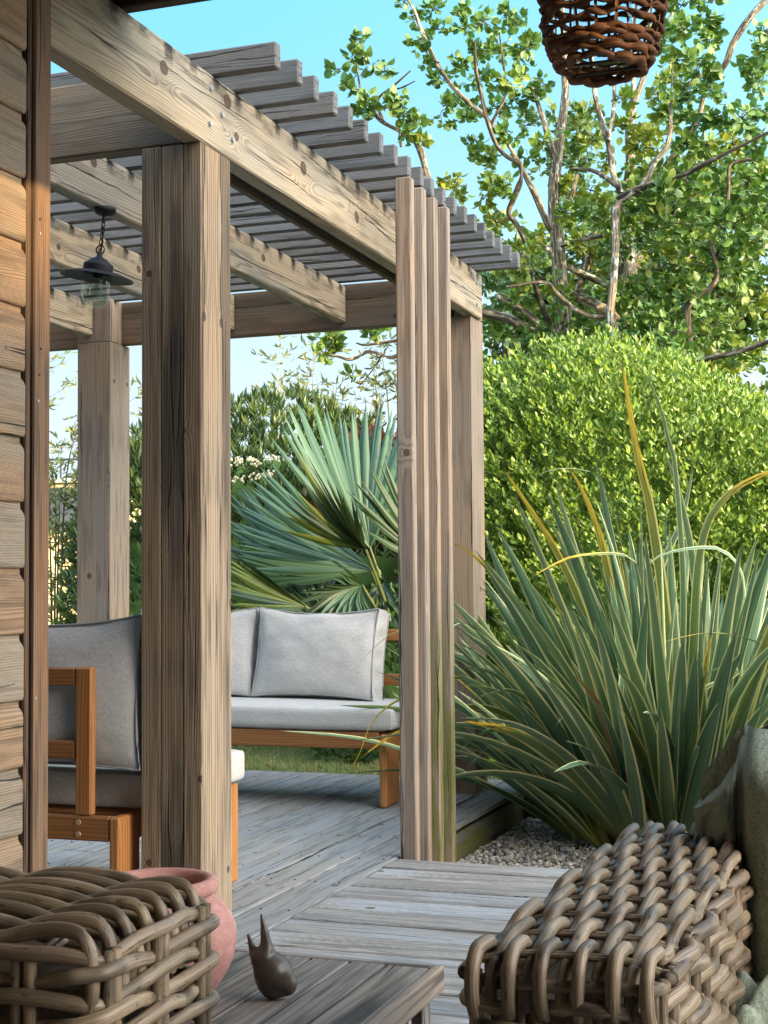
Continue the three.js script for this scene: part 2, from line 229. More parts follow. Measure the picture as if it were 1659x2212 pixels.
// deck of long boards running away from the house
{
  const dk = struct('deck'), R = rng(91), pitch = 0.1685;
  for (let k = 0; k < 30; k++) {
    const x1 = 0.152 - k * pitch, x0 = x1 - pitch + 0.012 + R() * 0.004; const zN = k < 1 ? 0.85 : 0.84, tone = 0.86 + R() * 0.28;
    const cuts = [zN]; if (k > 0) { let z = zN - 1.2 - R() * 2.2; while (z > -3.0) { cuts.push(z); z -= 2.6; } } cuts.push(-3.6 + (R() - 0.5) * 0.012);
    for (let c = 0; c < cuts.length - 1; c++) { const t = tone * (0.93 + R() * 0.14); part(dk, 'plank', span(x0, x1, k ? -0.045 : -0.028, (R() - 0.5) * 0.003, cuts[c + 1] + 0.0015, cuts[c] - 0.0015, { b: 0.003, ax: 2, tint: [t * 0.99, t, t * 1.01] }), M.deck); }
  }
  part(dk, 'rim_board', span(0.118, 0.146, -0.19, -0.048, -3.57, -1.36, { ax: 2 }), M.moss, 'moss stained board along the deck edge');
  part(dk, 'joist', span(-4.8, 0.11, -0.16, -0.047, -3.56, -3.52, { ax: 0 }), M.darkboard);
  for (let i = 0; i < 9; i++) part(dk, 'joist', span(-4.8, 0.11, -0.16, -0.047, -3.1 + i * 0.45, -3.06 + i * 0.45, { ax: 0 }), M.darkboard);
  const sg = new THREE.CylinderGeometry(0.0042, 0.0042, 0.004, 8), screws = [];
  for (let k = 0; k < 13; k++) for (let i = 0; i < 9; i++) for (const dx of [0.035, 0.128]) screws.push(at3(sg.clone(), 0.152 - k * pitch - dx + (R() - 0.5) * 0.008, 0.0005, -3.08 + i * 0.45 + (R() - 0.5) * 0.012));
  tag(part(dk, 'screw_heads', mergeGeometries(screws), new THREE.MeshStandardMaterial({ color: rgb(0.1, 0.09, 0.085), roughness: 0.6, metalness: 0.6 })), null, null, null, 'stuff');
  const pf = struct('platform');
  const zs = [-1.326, -1.16, -0.985, -0.822, -0.64, -0.462, -0.296, -0.131, 0.036, 0.2, 0.366, 0.53, 0.696, 0.86, 1.026, 1.19, 1.356, 1.52, 1.686, 1.85, 2.016, 2.18, 2.346, 2.51, 2.676, 2.84, 3.006, 3.17, 3.336, 3.5];
  for (let k = 0; k < zs.length - 1; k++) { const t = 0.8 + R() * 0.38, g = 0.011 + R() * 0.006; part(pf, 'plank', span(k === 0 ? 0.157 : 0.157 + R() * 0.006, k < 9 ? 3.2 : 4.6, -0.05, -0.003 + (R() - 0.5) * 0.004, zs[k] + g / 2, zs[k + 1] - g / 2, { b: 0.004, ax: 0, tint: [t * 0.98, t, t * 1.02] }), M.platform); }
  for (let k = 8; k < zs.length - 1; k++) part(pf, 'plank', span(-0.6, 0.15, -0.05, -0.003, zs[k] + 0.004, zs[k + 1] - 0.004, { b: 0.004, ax: 0 }), M.platform);
  part(pf, 'rim_board', span(0.157, 3.2, -0.19, -0.053, -1.318, -1.29, { ax: 0 }), M.moss);
  for (let i = 0; i < 7; i++) part(pf, 'bearer', span(0.2 + i * 0.5, 0.25 + i * 0.5, -0.17, -0.053, -1.28, 4, { ax: 2 }), M.darkboard);
}
{
  const e = thing('edging_board', 'dark timber edging between the lawn and the gravel bed', 'edging', [0, 0, 0]);
  part(e, 'board', span(0.15, 3.6, -0.2, -0.04, -3.4, -3.345, { ax: 0 }), M.darkboard);
  part(e, 'bolt', new THREE.CylinderGeometry(0.008, 0.008, 0.01, 10).rotateX(Math.PI / 2).translate(0.21, -0.1, -3.342), new THREE.MeshStandardMaterial({ color: rgb(0.5, 0.5, 0.5), metalness: 0.8, roughness: 0.4 }));
}
// ---------------------------------------------------------------- house with its porch
const plaster = new THREE.MeshStandardMaterial({ color: rgb(0.55, 0.5, 0.43), roughness: 0.95, map: noiseTex(128, 128, 2, 2, (x, y) => { const a = 215 + 40 * vn(x * 40, y * 40, 8); return [a, a, a]; }) });
const winGlass = new THREE.MeshPhysicalMaterial({ color: rgb(0.04, 0.05, 0.06), roughness: 0.05 });
const steel = new THREE.MeshStandardMaterial({ color: rgb(0.42, 0.43, 0.44), metalness: 0.7, roughness: 0.45 });
const black = new THREE.MeshStandardMaterial({ color: rgb(0.02, 0.02, 0.022), roughness: 0.6 });
{
  const hs = thing('house', 'timber clad house wall with corner trim and porch roof at left', 'house', [0, 0, 0]), R = rng(17);
  part(hs, 'wall', span(-3.6, -0.03, -0.1, 2.9, 0.87, 5.6, { b: 0.01 }), M.darkboard);
  const pitch = 0.1575, y0 = -0.02;
  // each board: full face, eased lower edge, and a narrow set-back lap at its top
  const prof = [[-0.03, 0.004], [0.004, 0.0], [0.008, 0.003], [0.01, 0.01], [0.0095, 0.062], [0.01, 0.118], [0.008, 0.128], [0.001, 0.138], [-0.003, 0.142], [-0.004, 0.158], [-0.03, 0.158]];
  for (let k = 0; k < 19; k++) {
    const pos = [], uv = [], idx = [], col = [], y = y0 + k * pitch, t = 0.88 + R() * 0.24, uo = R() * 2, vo = R() * 2, z0 = 0.955 + R() * 0.004;
    for (const [px, py] of prof) for (const z of [z0, 3.0, 5.0]) { pos.push(px, y + py, z); uv.push(py + uo, z - z0 + vo); col.push(t, t * 0.99, t * 0.97); }
    for (let i = 0; i < prof.length - 1; i++) for (let j = 0; j < 2; j++) { const a = i * 3 + j; idx.push(a, a + 1, a + 3, a + 3, a + 1, a + 4); }
    const g = new THREE.BufferGeometry(); g.setAttribute('position', new THREE.Float32BufferAttribute(pos, 3)); g.setAttribute('uv', new THREE.Float32BufferAttribute(uv, 2)); g.setAttribute('color', new THREE.Float32BufferAttribute(col, 3)); g.setIndex(idx);
    const flat = g.toNonIndexed(); flat.computeVertexNormals();
    part(hs, 'cladding_board', flat, M.clad);
  }
  part(hs, 'corner_trim', span(-0.032, 0.012, -0.06, 2.9, 0.85, 0.923, { b: 0.004, ax: 1, tint: [1, 0.97, 0.93] }), M.trim);
  part(hs, 'trim_strip', span(-0.032, 0.004, -0.06, 2.9, 0.9245, 0.944, { b: 0.003, ax: 1, tint: 0.55 }), M.trim);
  const screw = new THREE.CylinderGeometry(0.0035, 0.0035, 0.003, 8).rotateZ(Math.PI / 2);
  for (const [y, z, m] of [[1.94, 0.9, black], [1.905, 0.9, steel], [1.62, 0.893, black], [1.49, 0.905, steel], [1.555, 0.9, black], [0.77, 0.91, steel]]) part(hs, 'screw_head', at3(screw.clone(), 0.0125, y, z), m);
  // porch roof
  part(hs, 'fascia', span(-0.6, 2.8, 2.637, 2.83, 0.425, 0.47, { ax: 0 }), M.darkboard, 'dark brown board along the edge of the porch roof');
  part(hs, 'porch_ceiling', span(-0.6, 2.8, 2.66, 2.69, 0.472, 5.6, { ax: 0 }), M.darkboard);
  part(hs, 'porch_roof', span(-0.66, 2.86, 2.7, 2.86, 0.475, 5.6, { b: 0.01 }), black);
  part(hs, 'back_wall', span(-0.03, 4.2, -0.18, 5.4, 5.61, 5.9, { b: 0.01, ax: 0, tint: 0.8 }), M.clad);  // unseen; raised to keep sky light off the post fronts
  part(hs, 'shade_wing', span(4.2, 6.9, -0.18, 5.4, 3.9, 8, { b: 0.01, ax: 0, tint: 0.8 }), M.clad);  // unseen wing added to darken the front faces of the posts
  part(hs, 'upper_roof', span(-0.4, 7.2, 5.41, 5.6, 5.0, 8.4, { b: 0.01 }), black);
  for (const [x, z] of [[0.7, 5.58], [2.4, 5.58], [4.8, 3.87]]) { const wn = part(hs, 'window', span(x, x + 1.4, 0.05, 2.1, z, z + 0.028, { b: 0.004 }), M.darkboard); part(wn, 'pane', span(x + 0.08, x + 1.32, 0.13, 2.02, z - 0.008, z - 0.001, { b: 0.001 }), winGlass); }
}
// unseen blocks added beyond the right edge: they keep the low sun off the terrace
{
  const tile = new THREE.MeshStandardMaterial({ color: rgb(0.3, 0.12, 0.08), roughness: 0.9 });
  // ends in metres across the sun's path (q), height, depth
  for (const [nm, lb, x, q0, q1, h, d] of [['sun_blocker_tall', 'added unseen tall block that keeps the low sun off the pergola', 40, -0.3, 3.4, 15, 6], ['sun_blocker_low', 'added unseen lower block that leaves a gap for a sunbeam', 40, -1.05, -0.3, 11.02, 3], ['sun_blocker_rear', 'added unseen block that keeps the low sun off the chairs', 36.5, -14, -1.05, 12.8, 3.4]]) {
    const z0 = (0.37 * (x + (nm === 'sun_blocker_low' ? 0 : d)) - q1) / 0.93, z1 = (0.37 * x - q0) / 0.93, hz = thing(nm, lb, 'house', [x, -0.18, z0]);
    part(hz, 'wall', span(0, d, 0, h, 0, z1 - z0 - 0.004, { b: 0.01 }), plaster); part(hz, 'roof', span(-0.05, d + 0.05, h + 0.002, h + 0.08, 0.002, z1 - z0 - 0.006, { b: 0.01 }), tile);
    for (const y of [1, 4, 7]) part(hz, 'window', span(-0.03, 0.02, y, y + 1.3, (z1 - z0) * 0.3, (z1 - z0) * 0.65, { b: 0.004 }), winGlass);
  }
  const th = thing('sun_blocker_hedge', 'added unseen hedge block that shades the lawn and the hedge foot', 'hedge', [14.8, -0.18, -2.2]), g = new THREE.BoxGeometry(1.6, 4.4, 8.2, 8, 24, 40), p = g.attributes.position;  // unseen hedge shape added to block the low sun
  for (let i = 0; i < p.count; i++) { const x = p.getX(i), y = p.getY(i), z = p.getZ(i), k = n3(x * 2, y * 2, z * 2, 5) - 0.5; p.setXYZ(i, x + k * 0.4, y + 2.2 + k * 0.35, z + k * 0.2); }
  g.computeVertexNormals(); part(th, 'foliage', g, new THREE.MeshStandardMaterial({ color: rgb(0.05, 0.09, 0.03), roughness: 1 }));
}
// ---------------------------------------------------------------- pergola
{
  const pg = thing('pergola', 'weathered timber pergola with slatted roof over the deck', 'pergola', [0, 0, 0]), R = rng(29);
  const postA = new THREE.Group(); postA.name = 'post'; pg.add(postA);
    part(postA, 'board', span(-0.2055, -0.1395, 0.0, 2.398, -0.207, 0, { b: 0.003, ax: 1, tint: [0.97, 0.96, 0.95] }), M.post);
  part(postA, 'board', span(-0.138, -0.062, 0.0, 2.398, -0.207, -0.001, { b: 0.003, ax: 1, tint: [0.92, 0.91, 0.9] }), M.post);
  part(postA, 'board', span(-0.0605, 0, 0.0, 2.398, -0.207, 0, { b: 0.003, ax: 1, tint: [1.0, 0.98, 0.95] }), M.post);
    const postB = part(pg, 'post', span(-2.3, -2.09, 0, 2.4, -3.265, -3.05, { b: 0.004, ax: 1, tint: [1.08, 1.08, 1.08] }), M.upright);
  part(postB, 'tenon', span(-2.3, -2.09, 2.401, 2.64, -3.175, -3.05, { b: 0.004, ax: 1, tint: [1.08, 1.08, 1.08] }), M.upright);
  const postC = part(pg, 'post', span(-0.225, -0.018, 0, 2.4, -3.265, -3.05, { b: 0.004, ax: 1, tint: [0.85, 0.85, 0.82] }), M.upright);
  part(postC, 'tenon', span(-0.225, -0.018, 2.401, 2.64, -3.262, -3.19, { b: 0.004, ax: 1 }), M.upright);
  // front beam, black strip and lath behind it
  const bm = part(pg, 'beam', span(-0.066, 0.0035, 2.4, 2.63, -3.186, 0.849, { b: 0.006, ax: 2, u0: 0, v0: 0.84 - (-3.186 + 0.849) / 2 }), M.beam);
  part(pg, 'filler_strip', span(-0.122, -0.068, 2.43, 2.62, -3.1, -0.21, { b: 0.002 }), black, 'black strip filling the gap inside the front beam');
  part(pg, 'lath', span(-0.146, -0.1225, 2.405, 2.625, -3.1, -0.21, { b: 0.003, ax: 2, tint: 0.6 }), M.greybeam);
  const bolt = new THREE.CylinderGeometry(0.0085, 0.0095, 0.008, 12).rotateZ(-Math.PI / 2);
  for (const [y, z] of [[2.582, -0.056], [2.523, -0.135], [2.468, -0.05], [2.465, -0.21], [2.6, -2.99], [2.57, -3.08], [2.46, -3.08]]) part(pg, 'bolt', at3(bolt.clone(), 0.0075, y, z), steel);
  part(pg, 'beam', span(-3.6, -0.068, 2.4, 2.633, -0.056, 0, { b: 0.005, ax: 0, tint: [0.92, 0.95, 0.97] }), M.greybeam);
  part(pg, 'beam', span(-4.6, -0.068, 2.404, 2.642, -3.25, -3.182, { b: 0.005, ax: 0, tint: [1.1, 1.0, 0.94] }), M.greybeam);
  for (const [x, ze] of [[-0.745, -3.18], [-1.395, -3.18], [-2.2, -3.048], [-2.85, -3.18], [-3.5, -3.18]]) part(pg, 'rafter', span(x - 0.06, x, 2.436, 2.629, ze, -0.058, { b: 0.006, ax: 2, u0: 0, v0: 0.84 - (ze - 0.058) / 2 - 0.158 * Math.floor(R() * 6), tint: 0.95 + R() * 0.12 }), M.rafter);
  for (let k = 0; k < 20; k++) { const zf = -0.081 - k * 0.158, t = 0.84 + R() * 0.3, e = (R() - 0.5) * 0.008; part(pg, 'slat', span(-4.6, 0.22 + e, 2.6325, 2.713 + (R() - 0.5) * 0.003, zf - 0.038, zf, { b: 0.005, ax: 0, tint: [t, t, t * 1.01] }), M.slat); }
  for (let k = 8; k < 12; k++) { const zf = -0.081 - k * 0.158 + 0.002, t = 0.92 + R() * 0.16, x = 0.165 + (R() - 0.5) * 0.006; part(pg, 'upright', span(x, x + 0.067, -0.19, 2.629, zf - 0.044, zf, { b: 0.006, ax: 1, tint: [t, t, t], ...(k > 9 ? { u0: 0.07 * (k - 9), v0: 2.6 - 1.2195 } : {}) }), k > 9 ? M.mossy : M.upright); }
}
// ---------------------------------------------------------------- planting
function leafGeo(prof, fold = 0.25, curl = 0.15) {   // one unit long along +y, face +z
  const pos = [], uv = [], idx = [];
  prof.forEach(([t, w]) => { const z = -curl * t * t; pos.push(-w, t, z + w * fold * 1.6, 0, t, z, w, t, z + w * fold * 1.6); uv.push(0, t, 0.5, t, 1, t); });
  for (let i = 0; i < prof.length - 1; i++) { const a = i * 3; idx.push(a, a + 1, a + 3, a + 3, a + 1, a + 4, a + 1, a + 2, a + 4, a + 4, a + 2, a + 5); }
  const g = new THREE.BufferGeometry(); g.setAttribute('position', new THREE.Float32BufferAttribute(pos, 3)); g.setAttribute('uv', new THREE.Float32BufferAttribute(uv, 2)); g.setIndex(idx); g.computeVertexNormals(); return g;
}
const leafTex = tex(128, 256, (d) => { for (let j = 0; j < 256; j++) for (let i = 0; i < 128; i++) { const u = Math.abs(i / 64 - 1), v = j / 256, o = (j * 128 + i) * 4; let k = 205 + 40 * vn(i * 0.2, j * 0.2, 3); if (u < 0.05) k = 255; const s = (v - u * 0.28) * 11; if (Math.abs(s - Math.round(s)) < 0.09) k = Math.min(255, k + 28); d[o] = d[o + 1] = d[o + 2] = k; d[o + 3] = 255; } }, 1, 1, true, THREE.ClampToEdgeWrapping);
const leafMat = (c, tr = 0.4, rough = 0.5, extra = {}) => new THREE.MeshPhysicalMaterial({ color: rgb(...c), map: leafTex, roughness: rough, transmission: tr, thickness: 0, side: THREE.DoubleSide, ...extra });
const LEAF = {
  broad: leafGeo([[0, 0.02], [0.12, 0.2], [0.3, 0.36], [0.52, 0.4], [0.74, 0.3], [0.9, 0.13], [1, 0.0]], 0.22, 0.22),
  small: leafGeo([[0, 0.03], [0.3, 0.2], [0.6, 0.27], [0.85, 0.18], [1, 0.0]], 0.3, 0.12),
  lance: leafGeo([[0, 0.02], [0.25, 0.11], [0.6, 0.13], [1, 0.0]], 0.3, 0.2),
};
class Leaves {
  constructor() { this.a = []; }
  add(p, dir, up, s, c) { this.a.push({ p, dir, up, s, c }); }
  static mat(l) { const y = l.dir.clone().normalize(), x = l.up.clone().cross(y); if (x.lengthSq() < 1e-6) x.set(1, 0, 0); x.normalize(); const z = x.clone().cross(y); return new THREE.Matrix4().makeBasis(x, y, z).scale(V(l.s, l.s, l.s)).setPosition(l.p); }
  build(parent, geo, mats, base, opt = {}) {   // the largest in view as leaves of their own, the rest as one mass
    const pr = V(0, 0, 0), single = opt.single ?? 300;
    this.a.forEach((l) => { pr.copy(l.p).project(camera); l.k = Math.abs(pr.x) < 1 && Math.abs(pr.y) < 1 ? l.s / l.p.distanceTo(EYE) : 0; });
    const order = this.a.map((l, i) => i).sort((i, j) => this.a[j].k - this.a[i].k), one = new Set(order.slice(0, single));
    const rest = this.a.filter((l, i) => !one.has(i)), im = new THREE.InstancedMesh(geo, base, Math.max(1, rest.length));
    rest.forEach((l, i) => { im.setMatrixAt(i, Leaves.mat(l)); im.setColorAt(i, rgb(...l.c)); });
    im.name = opt.mass ?? 'foliage'; im.userData.kind = 'stuff'; parent.add(im);
    for (const i of one) {
      const l = this.a[i]; let b = 0, bd = 9; mats.forEach((m, k) => { const d = Math.abs(m.color.r - l.c[0] * base.color.r) + Math.abs(m.color.g - l.c[1] * base.color.g) * 0.6; if (d < bd) { bd = d; b = k; } });
      const m = new THREE.Mesh(geo, mats[b]); m.name = opt.name ?? 'leaf'; m.applyMatrix4(Leaves.mat(l)); parent.add(m);
    }
  }
}
const rdir = (R) => { const z = R() * 2 - 1, a = R() * 6.283, r = Math.sqrt(1 - z * z); return V(r * Math.cos(a), z, r * Math.sin(a)); };
const barkTex = (c0, c1, c2, seed) => tex(256, 512, (d) => { for (let j = 0; j < 512; j++) for (let i = 0; i < 256; i++) { const x = i / 256, y = j / 512, o = (j * 256 + i) * 4; const f = fbm(x * 16, y * 7, seed, 4), cr = smooth(0.42, 0.5, fbm(x * 22, y * 5, seed + 3, 3)), li = smooth(0.55, 0.68, fbm(x * 12, y * 14, seed + 7, 4)); for (let k = 0; k < 3; k++) d[o + k] = clamp(lerp(lerp(c0[k], c1[k], f), c2[k], li) * (0.55 + 0.45 * cr), 0, 255); d[o + 3] = 255; } }, 0.35, 0.6, true);
const barkMap = barkTex([108, 98, 84], [162, 150, 130], [198, 200, 188], 5);
const bark = new THREE.MeshStandardMaterial({ map: barkMap, bumpMap: barkMap, bumpScale: 0.008, roughness: 0.95, vertexColors: true });
const barkDark = new THREE.MeshStandardMaterial({ map: barkMap, bumpMap: barkMap, bumpScale: 0.004, roughness: 0.95, vertexColors: true, color: rgb(0.5, 0.46, 0.42) });
const K = (x, y, z) => at((1200 + x * 1.0127) / 1.736, y * 1.0127 / 1.736, z);
function limb(parent, z, pts, mat, name, seed, dz = 0) {   // pts: x, y, thickness as seen; z drifts by dz along it
  const P = pts.map(([x, y], i) => K(x, y, z + dz * i / (pts.length - 1))), r = pts.map(([, , t]) => t / 2 * 1.9 * ((EYE.z - z) / 5416));
  part(parent, name, rod(P, r, { seg: 10, step: pts.length * 6, lump: 0.5, seed }), mat);
  return P;
}
const sprig = [];
function crown(L, R, centre, rx, ry, n, s, tone, twigs, feed) {
  const rz = (rx + ry) / 2, m = Math.max(3, Math.round(n / 8));
  for (let i = 0; i < m; i++) {
    const d = rdir(R), end = centre.clone().add(V(d.x * rx, d.y * ry, d.z * rz).multiplyScalar(0.4 + 0.7 * R())), st = feed ? centre.clone().lerp(feed, 0.25 * R()) : centre.clone();
    const mid = st.clone().lerp(end, 0.5).add(V((R() - 0.5) * 0.05, 0.02, (R() - 0.5) * 0.05));
    if (twigs && i % 2 === 0) twigs.push(rod([st, mid, end], [0.005, 0.0035, 0.002], { seg: 5, step: 5, cap: false }));
    const ax = end.clone().sub(st).normalize(), k = Math.round(n / m);
    for (let j = 0; j < k; j++) {
      const t = 0.25 + 0.8 * (j + R() * 0.6) / k, p = (t < 0.5 ? st.clone().lerp(mid, t * 2) : mid.clone().lerp(end, (t - 0.5) * 2)), out = rdir(R).add(ax.clone().multiplyScalar(0.7)); out.y -= 0.15; out.normalize();
      p.add(out.clone().multiplyScalar(0.015)); const up = rdir(R).multiplyScalar(0.7).add(V(0, 0.8, 0));
      L.add(p, out, up, s * (0.6 + 0.6 * R()), tone(R, p));
    }
  }
}
const greenTone = (R, p) => { const y = smooth(0.45, 0.75, fbm(p.x * 1.4 + p.z, p.y * 1.4, 71, 3)) * 0.7 + 0.3 * R(), k = 0.75 + 0.5 * R(); return [lerp(0.15, 0.42, y * y) * k, lerp(0.29, 0.46, y) * k, lerp(0.06, 0.055, y) * k]; };
const treeMats = [[0.1, 0.22, 0.06], [0.15, 0.29, 0.06], [0.21, 0.34, 0.055], [0.29, 0.38, 0.05], [0.36, 0.42, 0.05]].map((c) => leafMat(c, 0.45, 0.45)), treeBase = leafMat([1, 1, 1], 0.45, 0.45);
{
  // the large tree: its stems stand behind the hedge
  const foot = K(1010, 1290, -8.1); const tr = thing('garden_tree', 'large broad leaved tree with several lichen covered stems behind the hedge', 'tree', [0, 0, 0]), R = rng(301);
  const stem = (z, pts, dz = 0, m = bark, n = 'branch') => limb(tr, z, pts, m, n, Math.floor(R() * 900), dz);
    stem(-8, [[930, 1900, 50], [915, 1500, 44], [905, 1290, 40], [900, 1170, 38], [885, 1000, 30], [875, 850, 28], [868, 720, 26], [875, 600, 25], [898, 450, 18], [908, 330, 16], [905, 250, 15], [900, 120, 10], [895, -40, 7]], 0, bark, 'trunk');
  stem(-8.5, [[1150, 1900, 60], [1140, 1500, 52], [1135, 1280, 46], [1125, 1150, 43], [1130, 1050, 37], [1142, 950, 31], [1132, 850, 25], [1140, 700, 23], [1150, 600, 21], [1146, 480, 19], [1158, 400, 16], [1190, 310, 12], [1225, 200, 10], [1270, 110, 7], [1320, 20, 5]], 0, bark, 'trunk');
  stem(-8, [[872, 610, 16], [855, 540, 14], [835, 470, 12], [812, 400, 9], [785, 320, 6]], 0.3);
  stem(-8, [[872, 870, 16], [845, 830, 15], [800, 730, 13], [760, 650, 11], [700, 540, 8], [620, 440, 8], [545, 375, 9], [490, 320, 9], [430, 230, 9], [375, 110, 8], [345, 30, 6], [300, -30, 3]], 0.6);
  stem(-7.3, [[760, 900, 9], [730, 835, 10], [698, 790, 11], [715, 740, 12], [738, 680, 13], [742, 612, 13], [690, 578, 10], [650, 530, 9], [618, 440, 9], [590, 320, 8], [578, 250, 7], [574, 150, 4]], 0.3, barkDark);
  stem(-7.3, [[628, 470, 7], [660, 410, 6], [688, 350, 5], [680, 250, 5], [664, 120, 3]], 0, barkDark);
  stem(-6.9, [[1130, 1500, 22], [1105, 1280, 18], [1075, 1170, 19], [1090, 1000, 17], [1095, 850, 17], [1100, 760, 17], [1140, 730, 15], [1200, 680, 13], [1240, 600, 12], [1290, 530, 10], [1300, 400, 6], [1305, 260, 4]], 0.2, bark);
  stem(-6.85, [[1105, 735, 14], [1170, 702, 12], [1250, 675, 11], [1340, 650, 10], [1430, 605, 9], [1520, 560, 7], [1680, 480, 5]], 0.5, barkDark);
  stem(-6.95, [[1115, 715, 11], [1085, 640, 13], [1070, 540, 12], [1040, 440, 11], [1020, 360, 11], [1012, 280, 9], [1005, 180, 6]], -0.2);
  stem(-6.95, [[1068, 520, 8], [1085, 420, 8], [1090, 310, 7], [1080, 190, 4]], -0.4);
  stem(-6.9, [[1105, 695, 10], [1050, 650, 9], [1000, 630, 8], [935, 624, 4]], -0.3, barkDark);
  stem(-8.5, [[1155, 430, 13], [1160, 350, 12], [1160, 250, 10], [1165, 130, 6]], -0.3);
  stem(-8.6, [[1150, 1010, 20], [1210, 905, 18], [1290, 862, 15], [1330, 770, 13], [1342, 670, 8]], -0.5);
  stem(-8.5, [[1140, 930, 12], [1230, 850, 11], [1300, 805, 9]], -0.4);
  stem(-8.6, [[1150, 720, 14], [1240, 660, 13], [1300, 590, 13], [1350, 520, 12], [1400, 430, 11], [1425, 330, 8], [1440, 200, 5]], 0.5);
  stem(-8.3, [[1152, 520, 13], [1260, 430, 11], [1330, 345, 11], [1410, 282, 11], [1490, 250, 12], [1530, 160, 13], [1580, 80, 12], [1650, 0, 12]], 0.4);
  stem(-7.7, [[560, 1150, 16], [680, 1175, 20], [760, 1212, 22], [840, 1255, 24], [900, 1300, 26]], -0.2);
  stem(-7.6, [[650, 1095, 10], [730, 1135, 13], [800, 1190, 14], [865, 1265, 13]], -0.3);
  stem(-7.2, [[780, 1000, 6], [800, 1070, 11], [830, 1150, 12], [870, 1250, 13]], -0.5, barkDark);
  stem(-7.9, [[830, 910, 9], [890, 970, 13], [970, 1012, 14], [1080, 1062, 16], [1130, 1090, 18]], -0.5);
  stem(-6.9, [[690, 1062, 4], [830, 1045, 8], [880, 1090, 9], [940, 1142, 9], [1010, 1172, 9], [1085, 1168, 11]], 0, barkDark);
  stem(-8.1, [[870, 1070, 14], [950, 1100, 18], [1060, 1150, 24], [1130, 1210, 30]], -0.3);
  stem(-8, [[870, 915, 9], [960, 892, 9], [1050, 872, 8]], 0.2);
  stem(-8.2, [[955, 1080, 15], [985, 980, 18], [1000, 900, 15], [1022, 840, 10]], 0);
  stem(-8, [[890, 820, 11], [930, 730, 11], [952, 645, 8]], 0.2);
  stem(-6.7, [[1395, 1500, 16], [1390, 1350, 15], [1370, 1270, 14], [1360, 1150, 14], [1390, 1100, 12], [1450, 1060, 11], [1470, 1000, 9], [1440, 890, 6]], 0, barkDark);
  stem(-6.7, [[1388, 1350, 13], [1450, 1325, 12], [1560, 1300, 11], [1700, 1250, 10]], 0.3, barkDark);
  stem(-6.8, [[1470, 960, 8], [1500, 840, 8], [1513, 700, 8], [1520, 610, 7], [1600, 590, 6]], 0, barkDark);
  stem(-8.6, [[1150, 1080, 24], [1290, 1000, 20], [1360, 945, 17], [1440, 900, 12]], -0.4);
  const L = new Leaves(), tw = [];
  const cl = [[310, 10, 40, 30], [340, 60, 40, 40], [360, 150, 50, 45], [420, 40, 55, 40], [440, 110, 60, 45], [400, 205, 55, 45], [445, 290, 60, 50], [470, 400, 45, 65], [560, 40, 70, 50], [620, 90, 65, 55], [540, 110, 55, 50], [700, 60, 60, 55], [745, 75, 35, 45], [580, 185, 75, 55], [655, 200, 75, 65], [740, 200, 70, 65], [785, 165, 55, 55], [525, 225, 45, 55], [600, 300, 75, 60], [700, 300, 80, 60], [770, 285, 65, 55], [500, 355, 55, 55], [560, 405, 65, 55], [520, 455, 55, 45], [655, 400, 70, 55], [730, 385, 75, 55], [800, 375, 55, 45], [825, 310, 45, 45], [580, 525, 55, 35], [640, 600, 70, 45], [585, 565, 45, 35], [700, 500, 75, 55], [765, 465, 55, 55], [640, 690, 60, 55], [600, 725, 45, 35], [500, 690, 50, 40], [470, 665, 35, 35], [545, 735, 45, 35], [690, 710, 65, 55], [765, 590, 55, 45], [825, 530, 45, 45], [665, 825, 55, 35],
    [960, 500, 75, 75], [1000, 425, 55, 55], [960, 600, 75, 65], [1020, 525, 55, 75], [920, 705, 75, 55], [1000, 705, 75, 65], [985, 790, 85, 65], [905, 790, 55, 45], [1040, 800, 55, 55], [1130, 470, 65, 45], [1200, 560, 85, 65], [1185, 500, 75, 55], [1235, 480, 75, 55], [1155, 625, 55, 55], [1270, 700, 80, 60], [1060, 600, 45, 60], [1130, 380, 40, 40],
    [1280, 150, 75, 75], [1350, 110, 85, 75], [1420, 80, 75, 65], [1440, 165, 65, 65], [1320, 225, 85, 75], [1400, 240, 75, 65], [1290, 305, 85, 65], [1255, 375, 75, 55], [1350, 335, 85, 65], [1440, 335, 75, 65], [1300, 435, 85, 65], [1390, 435, 95, 65], [1480, 430, 85, 65], [1560, 440, 85, 65], [1630, 405, 60, 75], [1620, 205, 60, 85], [1590, 265, 55, 65], [1645, 115, 35, 55], [1640, 300, 50, 65], [1330, 535, 85, 65], [1430, 535, 95, 65], [1530, 535, 95, 65], [1620, 540, 70, 75], [1340, 20, 80, 50], [1440, 10, 70, 40]];
  for (let i = 0; i < 92; i++) cl.push([1180 + R() * 500, 600 + R() * 760, 85, 60, -6.4 - R() * 2]);
  for (let i = 0; i < 84; i++) cl.push([600 + R() * 600, 770 + Math.pow(R(), 0.8) * 480, 75, 55, -7.2 - R() * 2.4]);
  for (const [x, y, rx, ry, z] of cl) { const zz = z ?? (x > 1240 ? -7.2 : -7.7) + (R() - 0.5) * 1.3, k = (EYE.z - zz) / 5416; crown(L, R, K(x, y, zz), rx * k, ry * k, Math.round((10 + rx * ry / 120) * (z ? 1 : 1.4)), 0.07, greenTone, tw); }
  L.build(tr, LEAF.broad, treeMats, treeBase);
  tag(part(tr, 'twigs', mergeGeometries(tw), barkDark), null, null, null, 'stuff');

  // the smaller tree whose leaning limb shows over the slats
  const t2 = thing('leaning_tree', 'smaller tree with one leaning limb rising behind the pergola slats', 'tree', [0, 0, 0]), L2 = new Leaves(), tw2 = [];
  const st2 = (pts, dz = 0, m = bark, z = -6.6, n = 'branch') => limb(t2, z, pts, m, n, Math.floor(R() * 900), dz);
